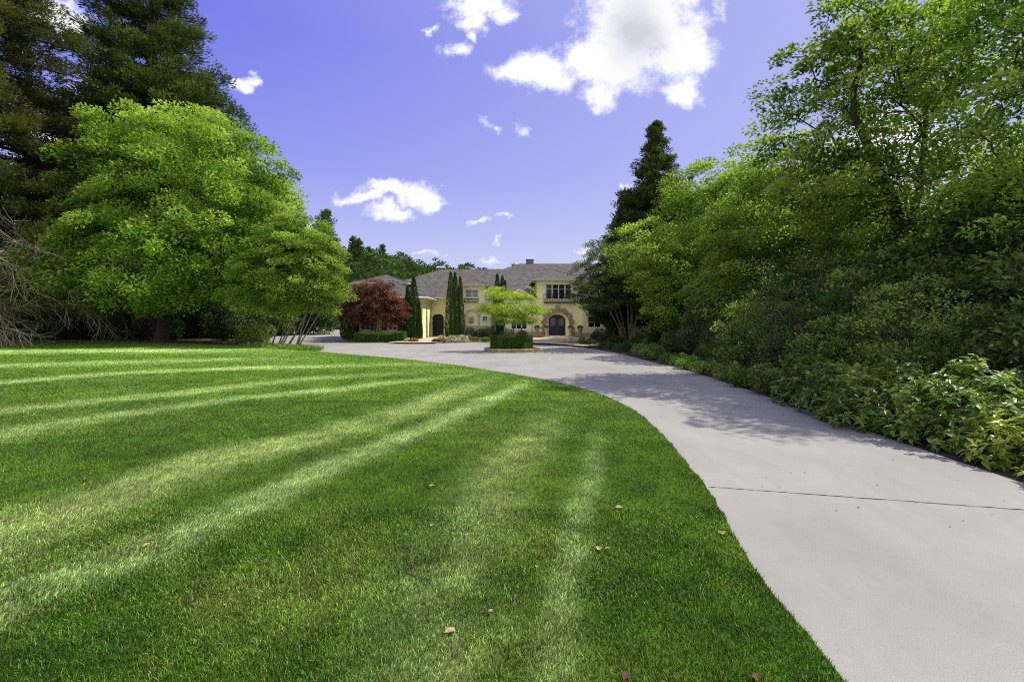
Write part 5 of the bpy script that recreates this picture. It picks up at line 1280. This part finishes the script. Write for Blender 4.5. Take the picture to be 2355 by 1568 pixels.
# arcade on the gate wall
a_ = MB(); zs = 2.32; r_in = .60; pitch = 1.47; c0 = WX(1084.5,YG)
for k in (-1, 0, 1):
    cx = c0+k*pitch
    a_.arc_band(cx, zs, r_in, pitch/2+.10 if False else r_in+.17, YG-.07, YG-.002, 0.0, math.pi, 18)
for k in (-1, 0, 1, 2):
    cx = c0+(k-.5)*pitch
    a_.box(cx-.10,cx+.10,YG-.085,YG-.002,1.36,zs-.02).box(cx-.14,cx+.14,YG-.10,YG-.002,zs-.018,zs+.05)
    a_.box(cx-.09,cx+.09,YG-.09,YG-.052,.25,1.18)
a_.box(c0-2.3,c0+2.25,YG-.12,YG-.002,1.20,1.355)
a_.build('arch_moulding', M['taupe'], H_)
md = MB(); mc = WX(1083.5,YG); mzc = WZ(732.5,YG)
pet = [(mc+(.25+.035*math.cos(9*t))*math.cos(t), mzc+(.25+.035*math.cos(9*t))*math.sin(t)) for t in [2*math.pi*k/54 for k in range(54)]]
md.add([(x,YG-.09,z) for x,z in pet]+[(x,YG-.003,z) for x,z in pet]+[(mc,YG-.15,mzc)], [(i,(i+1)%54,108) for i in range(54)]+[(i,54+i,54+(i+1)%54,(i+1)%54) for i in range(54)])
for k in range(-3,4): 
    a = math.pi/2+k*.42; md.tube([(mc,YG-.13,mzc-.05),(mc+.2*math.cos(a),YG-.11,mzc+.2*math.sin(a))], [.035,.02], 6)
n = 20; vs = []; fs = []
for lv, (rr_, zz) in enumerate([(.32,-.30),(.29,-.36),(.16,-.46),(.03,-.52)]):
    for k in range(n+1):
        t = math.pi+math.pi*k/n; vs.append((mc+rr_*math.cos(t), YG-.002+rr_*.7*math.sin(t), mzc+zz))
for lv in range(3):
    for k in range(n): b0 = lv*(n+1)+k; fs.append((b0,b0+1,b0+n+2,b0+n+1))
md.add(vs, fs, True); md.box(mc-.33,mc+.33,YG-.14,YG-.003,mzc-.31,mzc-.27)
md.build('shell_fountain', M['urn'], H_)
# gate with surround
gx = WX(1007.3,YG); gs = MB(); gzs = WZ(731,YG)
gs.box(gx-.80,gx-.605,YG-.10,YG-.002,.2,gzs).box(gx+.605,gx+.80,YG-.10,YG-.002,.2,gzs)
vs = []; fs = []; n = 18
for k in range(n+1):
    t = math.pi*k/n
    for (rx_, rz_, yy_) in ((.605,.425,YG-.10),(.80,.60,YG-.10),(.80,.60,YG-.002),(.605,.425,YG-.002)): vs.append((gx+rx_*math.cos(t), yy_, gzs+rz_*math.sin(t)))
for k in range(n):
    for j in range(4): fs.append((k*4+j, k*4+(j+1)%4, (k+1)*4+(j+1)%4, (k+1)*4+j))
gs.add(vs, fs); gs.build('gate_surround', M['trim'], H_)
gd = MB()
for k in range(11):
    x = gx-.54+k*.108; tz_ = gzs+.40*math.sqrt(max(0,1-((x-gx)/.6)**2))
    gd.box(x-.018,x+.018,YG+.10,YG+.13,.27,tz_)
for z in (.36,1.75,2.15): gd.box(gx-.58,gx+.58,YG+.09,YG+.14,z,z+.06)
gd.arc_band(gx, gzs, .36, .42, YG+.09, YG+.14, 0, math.pi, 16, 1.4)
gd.arc_band(gx, 2.38, .10, .13, YG+.085, YG+.145, 0, 2*math.pi, 16)
gate_o = gd.build('gate', M['iron'], H_)
MB().box(gx+.42,gx+.46,YG+.02,YG+.10,1.2,1.45).build('handle', M['fascia'], gate_o)
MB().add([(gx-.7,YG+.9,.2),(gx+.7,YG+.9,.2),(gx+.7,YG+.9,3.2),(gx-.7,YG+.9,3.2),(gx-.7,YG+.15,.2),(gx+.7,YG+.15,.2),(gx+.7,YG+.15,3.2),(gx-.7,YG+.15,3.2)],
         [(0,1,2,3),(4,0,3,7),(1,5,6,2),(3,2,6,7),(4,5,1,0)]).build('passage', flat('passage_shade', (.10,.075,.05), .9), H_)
# stone arch around the door
sg = MB(); rs_ = np.random.default_rng(14); nst = 13
for k in range(nst):
    a0 = math.pi*(.5-.5)+math.pi*(k+.04)/nst; a1 = math.pi*(k+.96)/nst
    r1 = 1.55 if k % 2 else 1.68
    if k == nst//2: r1 = 1.80
    sg.arc_band(DX, 1.57, 1.17, r1+rs_.uniform(-.03,.03), YF-.12-rs_.uniform(0,.05), YF-.002, a0, a1, 3)
for s in (-1, 1):
    z = .28; k = 0
    while z < 1.53:
        h = min(.25, 1.555-z); w = 1.66 if k % 2 else 1.50
        a, b = DX+s*1.17, DX+s*(w+rs_.uniform(-.02,.02)); sg.box(min(a,b),max(a,b),YF-.12-rs_.uniform(0,.04),YF-.002,z,z+h-.012); z += h; k += 1
ds_ = sg.build('stone_arch', M['stone'], H_)
# front doors
for s in (-1, 1):
    d_ = MB(); prof = [(DX+s*.008,.39)]
    hw = .86
    prof += [(DX+s*hw,.39),(DX+s*hw,1.85)]+[(DX+s*hw*math.cos(t), 1.85+.64*math.sin(t)) for t in [math.pi/2*k/8 for k in range(1,8)]]+[(DX+s*.008,2.49)]
    if s < 0: prof = prof[::-1]
    m = len(prof); y0 = YF+.46
    d_.wall(y0, prof); d_.add([(x,y0,z) for x,z in prof]+[(x,y0+.06,z) for x,z in prof], [(i,(i+1)%m,m+(i+1)%m,m+i) for i in range(m)])
    cx = DX+s*.43
    for (a,b,z0_,z1_) in ((cx-.27,cx+.27,.55,1.15),): d_.box(a,b,y0-.025,y0-.001,z0_,z0_+.05).box(a,b,y0-.025,y0-.001,z1_-.05,z1_).box(a,a+.05,y0-.025,y0-.001,z0_+.05,z1_-.05).box(b-.05,b,y0-.025,y0-.001,z0_+.05,z1_-.05)
    do = d_.build('door', M['door'], H_)
    gp = archp(cx, .27, 1.35, 1.95, .22, 10); q = MB().wall(y0-.012, gp); q.build('pane', flat('door_glass', (.16,.16,.18), .15, .6), do)
    sc = MB()
    for k in range(5): sc.tube([(cx-.2+.1*k,y0-.03,1.38),(cx-.2+.1*k,y0-.03,1.95+.12*math.cos((k-2)*.5))], .010, 5)
    for k in range(4): 
        zc = 1.45+.15*k
        sc.tube([(cx+.2*math.cos(t), y0-.035, zc+.06*math.sin(t)) for t in [2*math.pi*j/12 for j in range(13)]], .009, 5)
    sc.build('scrollwork', flat('scroll_iron', (.28,.27,.26), .5), do)
    MB().tube([(DX+s*.06,y0-.05,1.15),(DX+s*.06,y0-.05,1.45)], .014, 6).build('handle', M['fascia'], do)
lp = MB(); lp.lathe((DX+1.4,YF-.12,1.98), [(.01,-.14),(.05,-.10),(.065,.08),(.02,.15)], 8)
# balcony rails (bowed outward), upper and small dormer
def railing(x0,x1,z0,z1,y,n,bow,label=None):
    q = MB()
    def yy(x): return y-bow
    q.box(x0,x1,y-bow-.02,y-bow+.02,z1-.05,z1).box(x0,x1,y-bow-.02,y-bow+.02,z0,z0+.05)
    for k in range(n+1):
        x = x0+(x1-x0)*k/n
        q.tube([(x,y-bow,z0+.03),(x,y-bow-.10,z0+(z1-z0)*.25),(x,y-bow-.03,z0+(z1-z0)*.6),(x,y-bow,z1-.02)], .024, 5)
    for x in (x0,x1):
        q.box(x-.015,x+.015,y-bow,y-.001,z0,z0+.03).box(x-.015,x+.015,y-bow,y-.001,z1-.03,z1)
        for k in range(1,4):
            yk = y-bow*k/4; q.tube([(x,yk,z0+.02),(x,yk,z1-.02)], .012, 5)
    o = q.build('balcony_railing', M['iron'], H_)
    if label: o['label'] = label
railing(3.2,6.33,WZ(694.5,45.6),WZ(676,45.6),46,18,.38,'bowed black iron railing under the four light window')
railing(WX(1068,47.8),WX(1099,47.8),WZ(695,47.8),WZ(687,47.8)+.02,48,10,.16,'short black iron railing under the dormer window')
MB().box(3.2,6.33,45.66,45.998,WZ(694.5,45.6)-.09,WZ(694.5,45.6)-.02).build('balcony_slab', M['fascia'], H_)
# steps
s_ = MB()
for rr_, z0_, z1_ in ((2.45,0,.20),(1.95,.201,.36)):
    n = 28; pr = [(DX+rr_*math.cos(math.pi+math.pi*k/n)*.86, 45.99-.15+ (rr_-.15)*math.sin(math.pi+math.pi*k/n)) for k in range(n+1)]
    pr = [(pr[0][0],45.99)]+pr+[(pr[-1][0],45.99)]
    # straight run plus rounded nose
    s_.slab(pr, z1_+.11 if z0_ == 0 else z1_+.005, .22)
    pr2 = pr
s_.build('front_steps', M['paver'], H_)
MB().box(DX-1.16,DX+1.16,45.99,46.46,.2,.368).build('threshold', M['paver'], H_)

# ---- urns
def urn(name, x, y, z, h, r, mat, leafm, label, group, seed):
    t = thing(name, (x,y,z), label, 'urn', group)
    MB().lathe((x,y,z), [(r*.75,0),(r*.75,.08*h),(r*.5,.12*h),(r*.42,.35*h),(r*.6,.6*h),(r*.92,.85*h),(r*1.05,.93*h),(r*1.05,h),(r*.85,h),(r*.8,.93*h)], 20).build('pot', M[mat], t)
    rg = np.random.default_rng(seed); n = 500; d = unit(rg.normal(size=(n,3))); d[:,2] = abs(d[:,2])
    P = d*np.array([r*1.05,r*1.05,r*1.05])*rg.uniform(.5,1.05,(n,1))+np.array([0,0,h*.95])
    V, Fc, m = leaf_geo(P, unit(d+rg.normal(size=P.shape)*.5), unit(rg.normal(size=P.shape)+np.array([0,0,.7])), rg.uniform(.05,.1,n), rg.uniform(.03,.06,n))
    link('plant', np_mesh('plant', V, Fc, attr=np.repeat(rg.random(n), m)), M[leafm], t)
urn('stone_urn', 3.42, 45.3, .36, .78, .26, 'urn', 'flower_r', 'pale stone urn of flowers left of the front doors', None, 401)
urn('stone_urn', 5.82, 45.3, .36, .78, .26, 'urn', 'flower_r', 'pale stone urn of flowers right of the front doors', None, 402)
urn('weathered_urn', WX(1235,44.6), 44.6, .215, .95, .27, 'urn_d', 'flower_p', 'dark weathered urn of purple flowers by the white downspout', None, 403)
urn('weathered_urn', WX(1333.5,44.6), 44.6, .215, .95, .27, 'urn_d', 'flower_p', 'dark weathered urn of purple flowers left of the bay window', None, 404)
# wall lantern
wl = lp.build('wall_lantern', M['iron'], H_)
# small path lights in the bed
for i, (px, D) in enumerate([(1313,33.6),(1345,31.6),(1126,40.2),(1222,41.8)]):
    x = WX(px,D); t = thing('path_light', (x,D,.1), ['dark path light at the tip of the right bed','dark path light farther along the right bed','path light by the shrubs beneath the small window','path light behind the island hedge'][i], 'path light')
    MB().tube([(x,D,.08),(x,D,.48)], .015, 6).build('post', M['iron'], t)
    MB().lathe((x,D,.46), [(.09,0),(.08,.02),(.02,.09),(.01,.11)], 12).build('lamp_shade', M['iron'], t)
# fence at the far end of the side drive
fx0, fx1, fy = -64, -34, 109.5
ft = thing('iron_fence', ((fx0+fx1)/2, fy, 0), 'low dark fence closing the far end of the side drive', 'fence')
q = MB(); q.box(fx0,fx1,fy-.03,fy+.03,1.15,1.22).box(fx0,fx1,fy-.03,fy+.03,.2,.27)
for k in range(101): x = fx0+(fx1-fx0)*k/100; q.box(x-.02,x+.02,fy-.02,fy+.02,.1,1.3)
q.build('railing', M['iron'], ft)
q = MB()
for k in range(11): x = fx0+(fx1-fx0)*k/10+.02; MB().box(x-.06,x+.06,fy+.03,fy+.15,-.1,1.45).build('post', M['iron'], ft)
# neighbouring house half seen through the beech
nh = thing('neighbour_house', (-48,74,0), 'pale gray house glimpsed through the trees on the left', 'house')
MB().box(-58,-42,70,80,0,11).build('wall', M['siding'], nh)
MB().add([(-59,69.3,11),(-41,69.3,11),(-41,80.7,11),(-59,80.7,11),(-54,75,15),(-46,75,15)], [(0,1,5,4),(1,2,5),(2,3,4,5),(3,0,4)]).build('roof', M['roof'], nh)
for x in (-55.5,-51,-46):
    for z in (2,6.5):
        w_ = MB().box(x,x+1.5,69.92,69.998,z,z+2).build('window', M['white'], nh)
        MB().add([(x+.12,69.91,z+.12),(x+1.38,69.91,z+.12),(x+1.38,69.91,z+1.88),(x+.12,69.91,z+1.88)],[(0,1,2,3)]).build('pane', M['glass'], w_)
